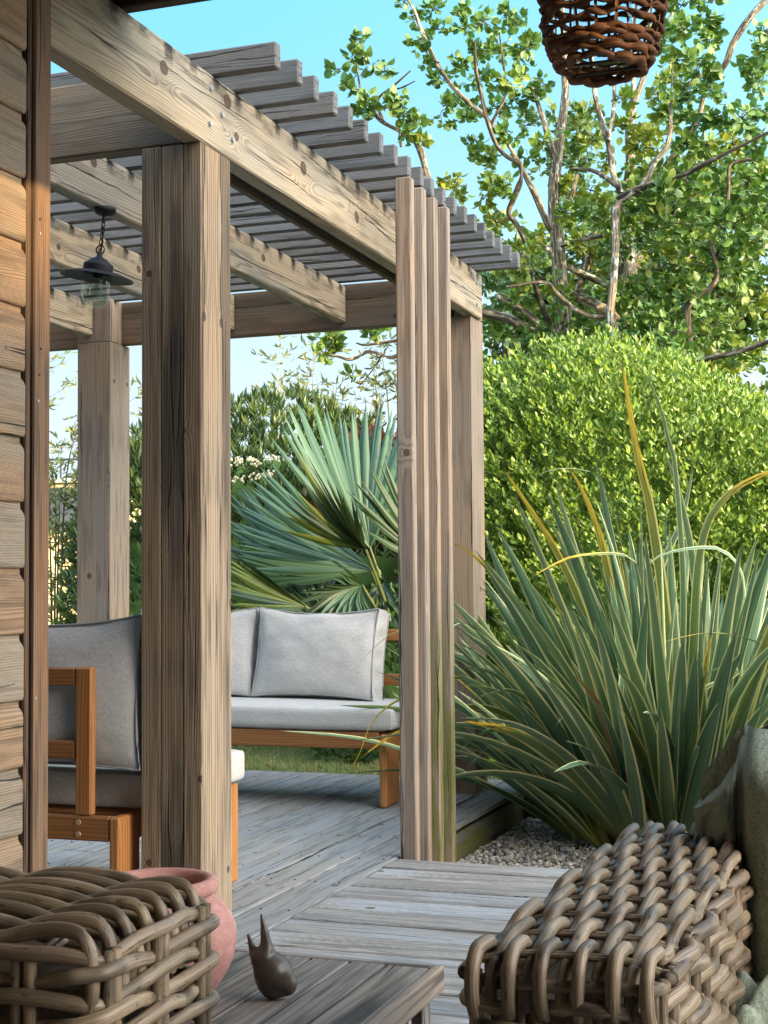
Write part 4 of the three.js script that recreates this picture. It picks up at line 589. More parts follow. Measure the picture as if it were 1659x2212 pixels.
{
  const pm = thing('fan_palm', 'fan palm with blue green pleated fronds behind the bench sofa', 'palm', [-1.0, -0.1, -4.75]), O = pm.position, R = rng(641), Q = (x, y, z) => at((860 + x * 0.5065) / 1.736, (1200 + y * 0.5065) / 1.736, z);
  const petiole = new THREE.MeshStandardMaterial({ color: rgb(0.1, 0.13, 0.05), roughness: 0.5, vertexColors: true });
  const frond = (hub, tips, n, mats, back = V(0, 0, -1), wide = 0.05, from = V(-0.95, 0.35, -4.8)) => {
    const g = new THREE.Group(); g.name = 'frond'; pm.add(g);
    part(g, 'stalk', rod([from, from.clone().lerp(hub, 0.5).add(V(0, 0.08, 0)), hub].map((p) => p.clone().sub(O)), [0.016, 0.012, 0.009], { seg: 7, step: 8 }), petiole);
    const cv = new THREE.CatmullRomCurve3(tips, false, 'catmullrom', 0.5);
    for (let i = 0; i < n; i++) {
      const u = (i + 0.5 + (R() - 0.5) * 0.25) / n, tip = cv.getPoint(u).add(V((R() - 0.5) * 0.06, (R() - 0.5) * 0.06, (R() - 0.5) * 0.05)), nb = cv.getPoint(Math.min(1, u + 0.02)).sub(cv.getPoint(Math.max(0, u - 0.02))), m1 = hub.clone().lerp(tip, 0.34).addScaledVector(back, -0.045), m2 = hub.clone().lerp(tip, 0.7).addScaledVector(back, -0.035);
      part(g, 'leaflet', strap([hub, m1, m2, tip].map((p) => p.clone().sub(O)), wide * (0.85 + 0.3 * R()), nb, { n: 10, fold: i % 2 ? 0.75 : 0.6, prof: (t) => (t < 0.55 ? 0.18 + 1.5 * t : 1.005 * Math.pow((1 - t) / 0.45, 0.75)) }), palmMats[mats[Math.floor(R() * mats.length)]]);
    }
  };
  frond(Q(1040, 1680, -4.75), [Q(330, 880, -4.5), Q(400, 690, -4.6), Q(470, 600, -4.75), Q(720, 640, -4.9), Q(860, 700, -4.95), Q(1020, 620, -5), Q(1200, 640, -5), Q(1330, 760, -4.95), Q(1450, 950, -4.9)], 26, [0, 0, 1], V(0.2, 0.1, -1), 0.07);
  frond(Q(1050, 1850, -4.55), [Q(300, 2000, -4.35), Q(150, 1840, -4.3), Q(60, 1740, -4.3), Q(40, 1610, -4.3), Q(50, 1500, -4.35), Q(60, 1370, -4.4), Q(120, 1270, -4.45), Q(200, 1140, -4.5), Q(260, 1030, -4.55)], 22, [0, 1, 1], V(0.2, 0.1, -1), 0.062);
  frond(Q(1010, 1700, -4.35), [Q(330, 1540, -4.1), Q(390, 1410, -4.05), Q(440, 1270, -4.05), Q(510, 1110, -4.1), Q(540, 950, -4.15), Q(640, 1160, -4.1), Q(780, 1220, -4.05), Q(890, 1300, -4.05), Q(1040, 1480, -4.05)], 20, [2, 2, 3], V(0.1, 0.3, -1), 0.05);
  frond(Q(600, 1900, -5), [Q(-60, 1900, -5), Q(-80, 1600, -5), Q(-40, 1340, -5), Q(50, 1240, -5), Q(130, 1210, -5), Q(230, 1230, -5), Q(330, 1260, -5), Q(430, 1330, -5), Q(640, 1430, -5)], 22, [0, 1], V(0, 0, -1), 0.055);
  frond(Q(560, 2120, -4.2), [Q(200, 2250, -3.9), Q(20, 2150, -3.9), Q(-40, 2000, -3.9), Q(-60, 1880, -3.95), Q(0, 1740, -4), Q(120, 1800, -4)], 15, [2, 2, 3], V(0, 0, -1), 0.05, V(-0.95, 0.3, -4.5));
  frond(Q(1480, 1800, -4.5), [Q(1080, 1640, -4.3), Q(900, 1300, -4.25), Q(960, 1190, -4.25), Q(1040, 1090, -4.3), Q(1150, 1040, -4.35), Q(1300, 980, -4.4)], 10, [3, 3, 3], V(0, 0, -1), 0.045);
  frond(Q(980, 1960, -4.45), [Q(820, 1820, -4.2), Q(720, 1900, -4.15), Q(480, 2080, -4.15), Q(620, 2220, -4.15), Q(800, 2270, -4.2), Q(1000, 2290, -4.2), Q(1150, 2250, -4.25)], 18, [1, 3, 3], V(0, 0, -1), 0.045);
  frond(Q(1150, 1950, -4.7), [Q(800, 2250, -4.6), Q(1000, 2350, -4.55), Q(1200, 2350, -4.55), Q(1400, 2250, -4.6), Q(1480, 1950, -4.65)], 14, [3, 3, 1], V(0, 0, -1), 0.055);
  frond(Q(700, 2200, -4.75), [Q(200, 2300, -4.6), Q(150, 2050, -4.6), Q(350, 1900, -4.65), Q(600, 1850, -4.7), Q(850, 1900, -4.75)], 14, [3, 1], V(0, 0, -1), 0.055);
  part(pm, 'trunk', rod([V(-1, -0.15, -4.85), V(-0.98, 0.1, -4.83), V(-0.95, 0.4, -4.8)].map((p) => p.sub(O)), [0.11, 0.1, 0.06], { seg: 10, lump: 0.8 }), bark);
}
// ---------------------------------------------------------------- lounge furniture under the pergola
const weave = tex(256, 256, (d) => { for (let j = 0; j < 256; j++) for (let i = 0; i < 256; i++) { const o = (j * 256 + i) * 4, a = vn(i * 0.09, j * 1.1, 3), b = vn(i * 1.1, j * 0.09, 7), c = ((i + j) & 1) * 10, k = 206 + (a - 0.5) * 52 + (b - 0.5) * 26 + c; d[o] = clamp(k * 1.0, 0, 255); d[o + 1] = clamp(k * 0.99, 0, 255); d[o + 2] = clamp(k * 0.97, 0, 255); d[o + 3] = 255; } }, 0.16, 0.16, true, THREE.RepeatWrapping);
const fabric = new THREE.MeshPhysicalMaterial({ map: weave, bumpMap: weave, bumpScale: 0.0004, color: rgb(0.74, 0.75, 0.77), roughness: 0.95, sheen: 0.3, sheenColor: rgb(0.5, 0.5, 0.5), sheenRoughness: 0.6 });
const fabricWhite = fabric.clone(); fabricWhite.color = rgb(0.82, 0.8, 0.75);
const cordMat = new THREE.MeshStandardMaterial({ color: rgb(0.3, 0.3, 0.3), roughness: 0.9, vertexColors: true });
// stuffed cushion: w across, h high, t thick; bulge swells the faces; pinch draws the middle of the edges in
function pillow(w, h, t, o = {}) {
  const { bulge = 0.06, pinch = 0.03, seed = 1, crease = 0.012, n = 30, sag = 0 } = o, g = new THREE.BoxGeometry(w, h, t, n, n, 6), p = g.attributes.position, uv = g.attributes.uv;
  for (let i = 0; i < p.count; i++) {
    let x = p.getX(i), y = p.getY(i), z = p.getZ(i); const u = x / w * 2, v = y / h * 2, f = z / t * 2;
    const cu = 1 - u * u, cv = 1 - v * v, q = Math.pow(Math.max(0, cu * cv), 0.55);
    const edge = Math.pow(Math.max(Math.abs(u), Math.abs(v)), 6);
    z += f * bulge * q; z *= 1 - 0.08 * edge * (1 - Math.abs(f)) ;
    x -= Math.sign(u) * Math.abs(u) ** 2 * pinch * cv * (1 - 0.3 * Math.abs(f)); y -= Math.sign(v) * Math.abs(v) ** 2 * pinch * 0.8 * cu; y -= sag * cu * Math.max(0, v);
    const cr = (fbm(u * 2.2 + seed, v * 2.2, seed, 3) - 0.5) * crease * 2 + Math.sin(Math.atan2(v - 0.9, u - Math.sign(u)) * 9 + seed) * crease * 0.35 * edge; z += Math.sign(f) * cr * (Math.abs(f) > 0.5 ? 1 : 0.3);
    x += Math.sign(u) * (1 - Math.abs(f)) * (Math.abs(u) > 0.99 ? 0.006 + 0.004 * Math.sin(v * 14 + seed) : 0); y += Math.sign(v) * (1 - Math.abs(f)) * (Math.abs(v) > 0.99 ? 0.006 : 0);
    p.setXYZ(i, x, y, z); uv.setXY(i, x + (Math.abs(u) > 0.99 ? z : 0), y + (Math.abs(v) > 0.99 ? z : 0));
  }
  const idx = g.index; g.setIndex(idx); g.computeVertexNormals();
  const ring = (s) => { const pts = [], m = 14; const P = (u, v) => { const cu = 1 - u * u, cv = 1 - v * v; return V(u * w / 2 - Math.sign(u) * u * u * pinch * cv * 0.7, v * h / 2 - Math.sign(v) * v * v * pinch * 0.8 * cu - sag * cu * Math.max(0, v), s * (t / 2 + 0.001)); }; for (const [a, b] of [[[-1, -1], [1, -1]], [[1, -1], [1, 1]], [[1, 1], [-1, 1]], [[-1, 1], [-1, -1]]]) for (let i = 0; i < m; i++) pts.push(P(lerp(a[0], b[0], i / m), lerp(a[1], b[1], i / m))); return rod(pts, 0.0042, { seg: 6, step: 120, closed: true }); };
  return [g, mergeGeometries([ring(1), ring(-1)])];
}
function cushion(name, label, dims, o, pos, rot = [0, 0, 0], mat = fabric, group = null) {
  const [g, cord] = pillow(...dims, o), t = thing(name, label, 'cushion', pos, 0, group); t.rotation.set(...rot); part(t, 'cover', g, mat); part(t, 'piping', cord, cordMat); return t;
}
function slab(w, h, d, o = {}) {   // box cushion
  const r = o.r ?? 0.03, n = 24, g = new THREE.BoxGeometry(w, h, d, n, 8, n), p = g.attributes.position, uv = g.attributes.uv;
  for (let i = 0; i < p.count; i++) {
    let x = p.getX(i), y = p.getY(i), z = p.getZ(i); const q = V(clamp(x, -w / 2 + r, w / 2 - r), clamp(y, -h / 2 + r, h / 2 - r), clamp(z, -d / 2 + r, d / 2 - r)), e = V(x, y, z).sub(q), inf = Math.max(Math.abs(e.x), Math.abs(e.y), Math.abs(e.z)); if (e.length() > 1e-6) e.setLength(inf); q.add(e);
    const u = x / w * 2, f = z / d * 2; q.y += (o.crown ?? 0.012) * (1 - u * u) * (1 - f * f) * Math.sign(y) * (Math.abs(y) > h * 0.4 ? 1 : 0) + (fbm(x * 4 + 3, z * 4, o.seed ?? 2, 2) - 0.5) * 0.008; const dir = (fbm(x * 5, y * 9 + z * 5, 4, 2) - 0.5) * 0.01; q.z += Math.sign(z) * (Math.abs(f) > 0.98 ? dir + 0.004 : 0);
    p.setXYZ(i, q.x, q.y, q.z); uv.setXY(i, x + (Math.abs(u) > 0.99 ? z : 0), Math.abs(y) > h * 0.49 ? z : y);
  }
  g.computeVertexNormals(); return g;
}
const dowel = new THREE.CylinderGeometry(0.008, 0.008, 0.006, 14).rotateX(Math.PI / 2), dowelMat = new THREE.MeshStandardMaterial({ color: rgb(0.5, 0.34, 0.2), roughness: 0.6 });
{
  // bench sofa at the far end, facing the camera
  const s = thing('bench_sofa', 'wooden bench sofa facing the camera in front of the fan palm', 'sofa', [0, 0, 0], 0), o = (ax, t = 1) => ({ ax, b: 0.005, tint: t });
  const x0 = -2.0, x1 = -0.285, zf = -2.462, zb = -3.02;
  part(s, 'front_rail', span(x0 + 0.04, x1 - 0.037, 0.272, 0.352, zf - 0.03, zf - 0.002, o(0, 0.62)), M.teak);
  part(s, 'back_rail', span(x0 + 0.04, x1 - 0.037, 0.272, 0.352, zb, zb + 0.028, o(0, 0.8)), M.teak);
  for (let i = 0; i < 9; i++) part(s, 'seat_slat', span(x0 + 0.02, x1 - 0.04, 0.334, 0.35, zb + 0.05 + i * 0.055, zb + 0.09 + i * 0.055, o(0, 0.8)), M.teak);
  for (const [x, z] of [[x1 - 0.036, zf - 0.2], [x0, zf - 0.2], [x1 - 0.036, zb], [x0, zb]]) part(s, 'leg', span(x, x + 0.036, 0.001, 0.345, z, z + 0.2, { ax: 1, b: 0.012, tint: 1.08 }), M.teak);
  for (const x of [x1 - 0.036, x0]) part(s, 'side_rail', span(x + 0.003, x + 0.033, 0.27, 0.345, zb + 0.202, zf - 0.202, o(2, 0.9)), M.teak);
  for (const x of [-0.385, -1.12, x0 + 0.05]) part(s, 'back_post', span(x, x + 0.045, 0.353, 0.822, zb + 0.002, zb + 0.032, o(1, 0.85)), M.teak);
  for (const y of [0.76, 0.537]) part(s, 'back_slat', span(x0 + 0.04, -0.338, y, y + 0.058, zb + 0.033, zb + 0.058, o(0, 0.75)), M.teak);
  const c = top('seat_cushion', slab(1.76, 0.112, 0.56, { seed: 3 }).translate(-1.13, 0.412, -2.735), fabric, 'long grey seat cushion on the bench sofa at the far end', 'cushion');
  cushion('back_cushion', 'plump grey back cushion at the right end of the bench sofa', [0.655, 0.45, 0.15], { bulge: 0.05, pinch: 0.022, seed: 5, crease: 0.011, sag: 0.012 }, [-0.765, 0.692, -2.845], [-0.2, -0.03, -0.018]);
  cushion('back_cushion', 'grey back cushion partly hidden by the big post on the bench sofa', [0.655, 0.45, 0.15], { bulge: 0.05, pinch: 0.022, seed: 9, crease: 0.011, sag: 0.01 }, [-1.44, 0.69, -2.86], [-0.2, 0.05, 0.02]);
}
{
  // sofa seen from behind at the left
  const s = thing('sofa', 'wooden sofa seen from behind at left beside the big post', 'sofa', [0, 0, 0]), o = (ax, t = 1) => ({ ax, b: 0.005, tint: t });
  const x0 = -1.9, x1 = -0.246, zb = 0.06, zf = -0.765;
  part(s, 'back_rail', span(x0 + 0.04, x1 - 0.037, 0.268, 0.343, zb - 0.036, zb - 0.003, o(0, 0.78)), M.teak);
  part(s, 'front_rail', span(x0 + 0.04, x1 - 0.037, 0.268, 0.343, zf + 0.003, zf + 0.03, o(0, 1)), M.teak);
  for (const [x, z, l] of [[x1 - 0.036, zb - 0.13, 0.13], [x0, zb - 0.13, 0.13], [x1 - 0.03, zf, 0.07], [x0, zf, 0.07]]) part(s, 'leg', span(x, x + 0.036, 0.001, 0.343, z, z + l, { ax: 1, b: 0.006, tint: 1.1 }), M.teak);
  part(s, 'side_rail', span(x1 - 0.03, x1 - 0.006, 0.262, 0.34, zf + 0.072, zb - 0.132, o(2, 1.1)), M.teak);
  for (let i = 0; i < 10; i++) part(s, 'seat_slat', span(x0 + 0.04, x1 - 0.04, 0.325, 0.341, zf + 0.08 + i * 0.065, zf + 0.12 + i * 0.065, o(0, 0.8)), M.teak);
  for (const x of [-0.402, -1.75]) part(s, 'back_post', span(x, x + 0.056, 0.344, 0.793, zb - 0.034, zb - 0.004, o(1, 0.95)), M.teak);
  for (const [a, b] of [[0.735, 0.791], [0.512, 0.568]]) part(s, 'back_slat', span(-1.69, -0.404, a, b, zb - 0.03, zb - 0.006, o(0, 0.72)), M.teak);
  for (const y of [0.324, 0.288]) part(s, 'dowel', at3(dowel.clone(), -0.388, y, zb - 0.002), dowelMat);
  top('seat_cushion', slab(1.62, 0.112, 0.71, { seed: 11, r: 0.022 }).translate(-1.022, 0.408, -0.415), fabricWhite, 'pale seat cushion on the sofa beside the big post', 'cushion');
  cushion('back_cushion', 'large grey back cushion of the sofa beside the big post', [0.66, 0.47, 0.14], { bulge: 0.035, pinch: 0.02, seed: 21, crease: 0.007, sag: 0.012 }, [-0.545, 0.705, -0.075], [-0.08, 0.02, 0.015]);
}
// ---------------------------------------------------------------- lantern under the pergola
{
  const iron = new THREE.MeshStandardMaterial({ color: rgb(0.018, 0.019, 0.024), roughness: 0.6, metalness: 0.3, vertexColors: false }), l = thing('hanging_lantern', 'black metal lantern with a glass dome hanging under the pergola', 'lantern', [-0.745, 2.436, -0.7]);
  const lathe = (p, n = 40) => new THREE.LatheGeometry(p.map(([r, y]) => new THREE.Vector2(r, y)), n);
  l.rotation.set(0, 0, -0.13);
  const rose = part(l, 'ceiling_rose', lathe([[0, 0], [0.04, 0], [0.04, -0.01], [0.034, -0.022], [0.012, -0.027], [0, -0.028]]), iron); rose.rotation.z = 0.13;
  const link = new THREE.TorusGeometry(0.0095, 0.002, 6, 16); link.scale(0.75, 1.5, 1);
  for (let i = 0; i < 6; i++) { const m = part(l, 'chain_link', link, iron); m.position.y = -0.04 - i * 0.0215; m.rotation.y = i % 2 ? 1.3 : 0.2; }
  part(l, 'cable', rod([V(0.004, -0.02, 0.002), V(-0.003, -0.06, 0.004), V(0.003, -0.1, -0.002), V(0, -0.17, 0)], 0.0028, { seg: 6 }), black);
  part(l, 'ring', new THREE.TorusGeometry(0.017, 0.0026, 8, 28).translate(0.0, -0.155, 0), iron);
  part(l, 'cap', lathe([[0, -0.163], [0.009, -0.163], [0.01, -0.178], [0.014, -0.184], [0.03, -0.19], [0.043, -0.203], [0.0545, -0.21], [0.055, -0.214], [0.055, -0.238], [0.05, -0.24], [0, -0.24]]), iron);
  part(l, 'shade', lathe([[0.045, -0.236], [0.06, -0.237], [0.095, -0.243], [0.13, -0.255], [0.135, -0.258], [0.1345, -0.261], [0.095, -0.25], [0.055, -0.244], [0.045, -0.244]], 64), iron);
  const gl = new THREE.MeshPhysicalMaterial({ color: rgb(0.86, 0.9, 0.86), transmission: 1, thickness: 0, roughness: 0.02, ior: 1.5, side: THREE.DoubleSide });
  part(l, 'glass_dome', lathe([[0.0525, -0.242], [0.0525, -0.315], [0.05, -0.332], [0.042, -0.35], [0.028, -0.362], [0.012, -0.367], [0, -0.368]], 48), gl);
  part(l, 'glass_base', lathe([[0.049, -0.318], [0.047, -0.33], [0.039, -0.346], [0.026, -0.357], [0.012, -0.362], [0, -0.363]], 48), gl);
  part(l, 'bulb_holder', lathe([[0, -0.24], [0.018, -0.24], [0.018, -0.258], [0.013, -0.262], [0, -0.262]]), iron);
  part(l, 'bulb', lathe([[0.01, -0.262], [0.012, -0.272], [0.022, -0.288], [0.024, -0.302], [0.018, -0.316], [0, -0.322]]), gl);
  part(l, 'filament', rod([V(-0.006, -0.268, 0), V(-0.006, -0.3, 0), V(0, -0.274, 0), V(0.006, -0.3, 0), V(0.006, -0.268, 0)], 0.0009, { seg: 5 }), new THREE.MeshStandardMaterial({ color: rgb(0.35, 0.12, 0.05), roughness: 0.5, vertexColors: true }));
}
// ---------------------------------------------------------------- woven pendant under the porch roof
const bandTex = tex(128, 256, (d) => { for (let j = 0; j < 256; j++) for (let i = 0; i < 128; i++) { const o = (j * 128 + i) * 4, f = vn(i * 0.5, j * 0.03, 2), b = fbm(i * 0.05, j * 0.02, 5, 3), k = 0.55 + 0.6 * f; d[o] = clamp(lerp(88, 148, b) * k, 0, 255); d[o + 1] = clamp(lerp(58, 98, b) * k, 0, 255); d[o + 2] = clamp(lerp(36, 58, b) * k, 0, 255); d[o + 3] = 255; } }, 0.03, 0.3, true);
{
  const pl = thing('pendant_lampshade', 'brown woven basket lampshade with a glass jar hanging at the top right', 'lampshade', [1.4, 2.152, 0.85]), R = rng(701); pl.scale.setScalar(0.95);
  const band = new THREE.MeshStandardMaterial({ map: bandTex, roughness: 0.7, side: THREE.DoubleSide, vertexColors: true });
  const prof = (y) => (y < 0.035 ? lerp(0.082, 0.114, Math.sqrt(Math.max(0, y) / 0.035)) : y < 0.12 ? lerp(0.114, 0.135, smooth(0.01, 0.12, y) ) : lerp(0.135, 0.112, smooth(0.22, 0.4, y)));
  const H = 0.36, nr = 18;
  for (let i = 0; i < nr; i++) { const a = i / nr * 6.283 + 0.1, pts = []; for (let j = 0; j <= 12; j++) { const y = j / 12 * H, r = prof(y); pts.push(V(Math.cos(a) * r, y, Math.sin(a) * r)); } const tan = V(-Math.sin(a), 0, Math.cos(a)); const g = strap(pts, 0.0075, tan, { n: 20, fold: 0.15, prof: () => 1 }); g.setAttribute('color', new THREE.Float32BufferAttribute(new Float32Array(g.attributes.position.count * 3).fill(1.1), 3)); part(pl, 'rib', g, band); }
  // twisted leaf strands wound in and out of the ribs
  for (let k = 0; k < 15; k++) {
    const y0 = k < 4 ? 0.004 + k * 0.0135 : 0.055 + (k - 4) * 0.029, pts = [], m = nr * 4, ph = k % 2, t = 0.75 + 0.5 * R();
    for (let j = 0; j <= m; j++) { const u = j / m, a = u * 6.283 + 0.1, q = Math.cos(a / 6.283 * nr * Math.PI + ph * Math.PI - 0.1 / 6.283 * nr * Math.PI), y = y0 + (vn(j * 0.35, k, 9) - 0.5) * 0.011, r = prof(y) + q * 0.0065 + (vn(j * 0.5, k + 40, 3) - 0.5) * 0.004; pts.push(V(Math.cos(a) * r, y, Math.sin(a) * r)); }
    const w = 0.009 + 0.004 * R(), rad = []; for (let j = 0; j <= m; j++) rad.push((0.004 + 0.006 * vn(j * 0.45, k * 3, 6)) * (k < 4 ? 1.15 : 1));
    part(pl, 'woven_strand', rod(pts, rad, { seg: 6, step: m * 3, lump: 1.3, seed: k, cap: false, tint: [t, t * 0.97, t * 0.93] }), band);
    if (k >= 4) { const pts2 = pts.map((p, j) => { const a = Math.atan2(p.z, p.x), q = Math.cos(j / m * nr * Math.PI + ph * Math.PI), r = prof(p.y) - q * 0.006 + Math.sin(j * 0.9) * 0.003; return V(Math.cos(a) * r, p.y + 0.004 * Math.sin(j * 0.8 + k), Math.sin(a) * r); }); part(pl, 'woven_strand', rod(pts2, rad.map((x) => x * 0.75), { seg: 6, step: m * 3, lump: 1.3, seed: k + 50, cap: false, tint: [t * 0.8, t * 0.75, t * 0.7] }), band); }
  }
  const gl = new THREE.MeshPhysicalMaterial({ color: rgb(0.94, 0.96, 0.96), transmission: 1, thickness: 0, roughness: 0.02, side: THREE.DoubleSide });
  part(pl, 'glass_jar', new THREE.LatheGeometry([[0, 0.012], [0.06, 0.012], [0.066, 0.018], [0.067, 0.15], [0.067, 0.24]].map(([r, y]) => new THREE.Vector2(r, y)), 48), gl);
  part(pl, 'glass_rim', new THREE.TorusGeometry(0.067, 0.003, 8, 48).rotateX(Math.PI / 2).translate(0, 0.24, 0), gl);
  for (const z of [-0.03, 0.035]) part(pl, 'support_bar', rod([V(-0.085, 0.006, z), V(0.085, 0.006, z)], 0.0032, { seg: 6 }), black);
  part(pl, 'bulb_holder', new THREE.CylinderGeometry(0.018, 0.02, 0.06, 20).translate(0, 0.3, 0), black);
  part(pl, 'cord', rod([V(0, 0.33, 0), V(0, 0.53, 0)], 0.0035, { seg: 6 }), black);
}
// ---------------------------------------------------------------- wicker armchairs, table, jar, ornament, blanket
const caneTex = tex(128, 512, (d) => { for (let j = 0; j < 512; j++) for (let i = 0; i < 128; i++) { const o = (j * 128 + i) * 4, f = vn(i * 0.55, j * 0.01, 2), f2 = vn(i * 0.9, j * 0.03, 9), b = fbm(i * 0.03, j * 0.012, 5, 3), sp = smooth(0.7, 0.8, fbm(i * 0.12, j * 0.06, 8, 3)), nd = smooth(0.94, 1, Math.abs(Math.sin(j * 0.0123))) * 0.25, k = (0.72 + 0.3 * f + 0.2 * (f2 - 0.5)) * (1 - 0.35 * sp) * (1 - nd); d[o] = clamp(lerp(128, 192, b) * k, 0, 255); d[o + 1] = clamp(lerp(110, 172, b) * k, 0, 255); d[o + 2] = clamp(lerp(90, 148, b) * k, 0, 255); d[o + 3] = 255; } }, 0.06, 0.5, true);
const caneMat = new THREE.MeshPhysicalMaterial({ map: caneTex, bumpMap: caneTex, bumpScale: 0.0009, roughness: 0.5, clearcoat: 0.12, clearcoatRoughness: 0.35, vertexColors: true });
const caneFlat = new THREE.MeshStandardMaterial({ map: caneTex, roughness: 0.7 });
// woven arm of a chair. Local frame: z towards its free end (z = 0), x across, y up. strands run along z over cross bars and turn down at the end.
function wovenArm(t, place, o) {
  const { W, Lg, H, r, n, bar, amp, down, wr, ws, rows, stakes, seed, bend = 0.03, flat = 0.6, drop = 0.3 } = o, R = rng(seed), put = (name, pts, rad, opt = {}) => { const k = 0.66 + 0.56 * R(); part(t, name, rod(pts.map(place), rad, { seg: 9, seed: Math.floor(R() * 500), tint: [k, k * (0.96 + 0.05 * R()), k * (0.9 + 0.08 * R())], ...opt }), opt.mat ?? caneMat); };
  for (let i = 0; i < n; i++) {
    const x = -W / 2 + r * 1.3 + (W - r * 2.6) * i / (n - 1), odd = i % 2, pts = [], m = Math.round(Lg / bar * 6), jit = (R() - 0.5) * 0.004, ra = r * (0.9 + 0.2 * R());
    for (let j = 0; j <= m; j++) { const z = -Lg + (Lg - bend * 1.35) * j / m, c = Math.cos(Math.PI * (z / bar) + odd * Math.PI + o.phase), w = Math.sign(c) * Math.pow(Math.abs(c), flat); pts.push(V(x + jit * Math.sin(j) + (o.slant ?? 0) * w, H + amp * w - drop * 0.012 * Math.pow(Math.abs(x) / W * 2, 3), z)); }
    const last = pts[pts.length - 1].y, fz = o.tuck ? -r * 1.6 : odd ? -r * 0.2 : r * 0.9;
    for (const g of [0.35, 0.75, 1.15, 1.5]) pts.push(V(x + jit, last - bend * (1 - Math.cos(g)), -bend + (bend + fz) * Math.sin(g)));
    pts.push(V(x + jit * 0.5, lerp(last - bend, H - down, 0.5), fz * 0.9), V(x, H - down * (odd && !o.tuck ? 0.85 : 1), o.tuck ? -r * 2.2 : -r * 0.4));
    put('cane_strand', pts, ra, { step: pts.length * 4, lump: 0.18 });
  }
  const bx = new THREE.BoxGeometry(W - 0.07, H - 0.09, Lg - 0.09), bp = bx.attributes.position; for (let i = 0; i < bp.count; i++) { const q = place(V(bp.getX(i), bp.getY(i) + H / 2 - 0.02, bp.getZ(i) - Lg / 2)); bp.setXYZ(i, q.x, q.y, q.z); } bx.computeVertexNormals(); part(t, 'filler_box', bx, caneFlat);  // solid box added inside so the gaps in the weave stay dark
  const nb = Math.floor(Lg / bar);
  for (let k = 0; k <= nb; k++) for (const dz of [-0.006, 0.006]) put('cross_bar', [V(-W / 2 + 0.004, H - 0.012, -k * bar - (o.barAt ?? 0.02) + dz), V(-W / 4, H - amp * 0.2, -k * bar - (o.barAt ?? 0.02) + dz), V(W / 4, H - amp * 0.2, -k * bar - (o.barAt ?? 0.02) + dz), V(W / 2 - 0.004, H - 0.012, -k * bar - (o.barAt ?? 0.02) + dz)], r * 0.42, { seg: 7 });
  // weavers run round both sides and the end; stakes stand inside them
  const per = (s) => { const c = 0.03, a = Lg - c, q = Math.PI / 2 * c, w = W - 2 * c; let d = s; if (d < a) return [V(-W / 2, 0, -Lg + d), V(-1, 0, 0)]; d -= a; if (d < q) { const g = d / c; return [V(-W / 2 + c - c * Math.cos(g), 0, -c + c * Math.sin(g)), V(-Math.cos(g), 0, Math.sin(g))]; } d -= q; if (d < w) return [V(-W / 2 + c + d, 0, 0), V(0, 0, 1)]; d -= w; if (d < q) { const g = d / c; return [V(W / 2 - c + c * Math.sin(g), 0, -c + c * Math.cos(g)), V(Math.sin(g), 0, Math.cos(g))]; } d -= q; return [V(W / 2, 0, -c - d), V(1, 0, 0)]; };
  const total = 2 * (Lg - 0.03) + Math.PI * 0.03 + W - 0.06, ns = Math.round(total / stakes);
  for (let k = -(o.side ?? 0); k < rows; k++) {
    const y = H - o.first - k * ws, pts = [], m = ns * 5;
    for (let j = k < 0 ? Math.ceil(m * (1 - (Lg - 0.02) / total)) : 0; j <= m; j++) { const [p, nn] = per(total * j / m), ph = Math.cos(Math.PI * j / 5 + k * Math.PI); p.addScaledVector(nn, ph * wr * 0.95 - wr * 0.2); p.y = y + (vn(j * 0.4, k * 7 + seed, 4) - 0.5) * wr * 0.9 + o.slope * ph * wr; pts.push(p); }
    put('weaver', pts, wr * (0.92 + 0.16 * R()), { step: pts.length * 3, seg: 9, lump: 0.15 });
  }
  for (let j = 0; j <= ns; j++) { const [p, nn] = per(total * (j + 0) / ns); for (const e of [-1, 1]) { const tx = V(-nn.z, 0, nn.x).multiplyScalar(e * r * 0.95), b = p.clone().add(tx).addScaledVector(nn, -wr * 0.3); put('stake', [b.clone().setY(H - 0.018), b.clone().setY(H - 0.2), b.clone().setY(H - o.first - rows * ws)], r * 0.85, { step: 8, seg: 8 }); } }
}
{
  // near left chair: its broad arm points to the right
  const a = thing('wicker_armchair', 'broad woven rattan armchair arm at the lower left beside the clay jar', 'armchair', [0, 0, 0], 0, null), ox = 1.135, oz = 2.365, cy = Math.cos(0.02), sy = Math.sin(0.02);
  wovenArm(a, (p) => V(ox + p.z * cy - p.x * sy, p.y, oz - p.x * cy - p.z * sy), { W: 0.31, Lg: 0.8, H: 0.645, r: 0.0088, n: 14, bar: 0.155, amp: 0.0105, down: 0.085, wr: 0.0088, ws: 0.0245, rows: 20, stakes: 0.115, seed: 801, first: 0.02, slope: 0.7, phase: 0.6, flat: 0.8, bend: 0.04, barAt: 0.06, tuck: 1 });
  part(a, 'seat', span(0.36, 1.05, 0.3, 0.36, 2.55, 3.1, { b: 0.02, ax: 0 }), caneFlat);
}
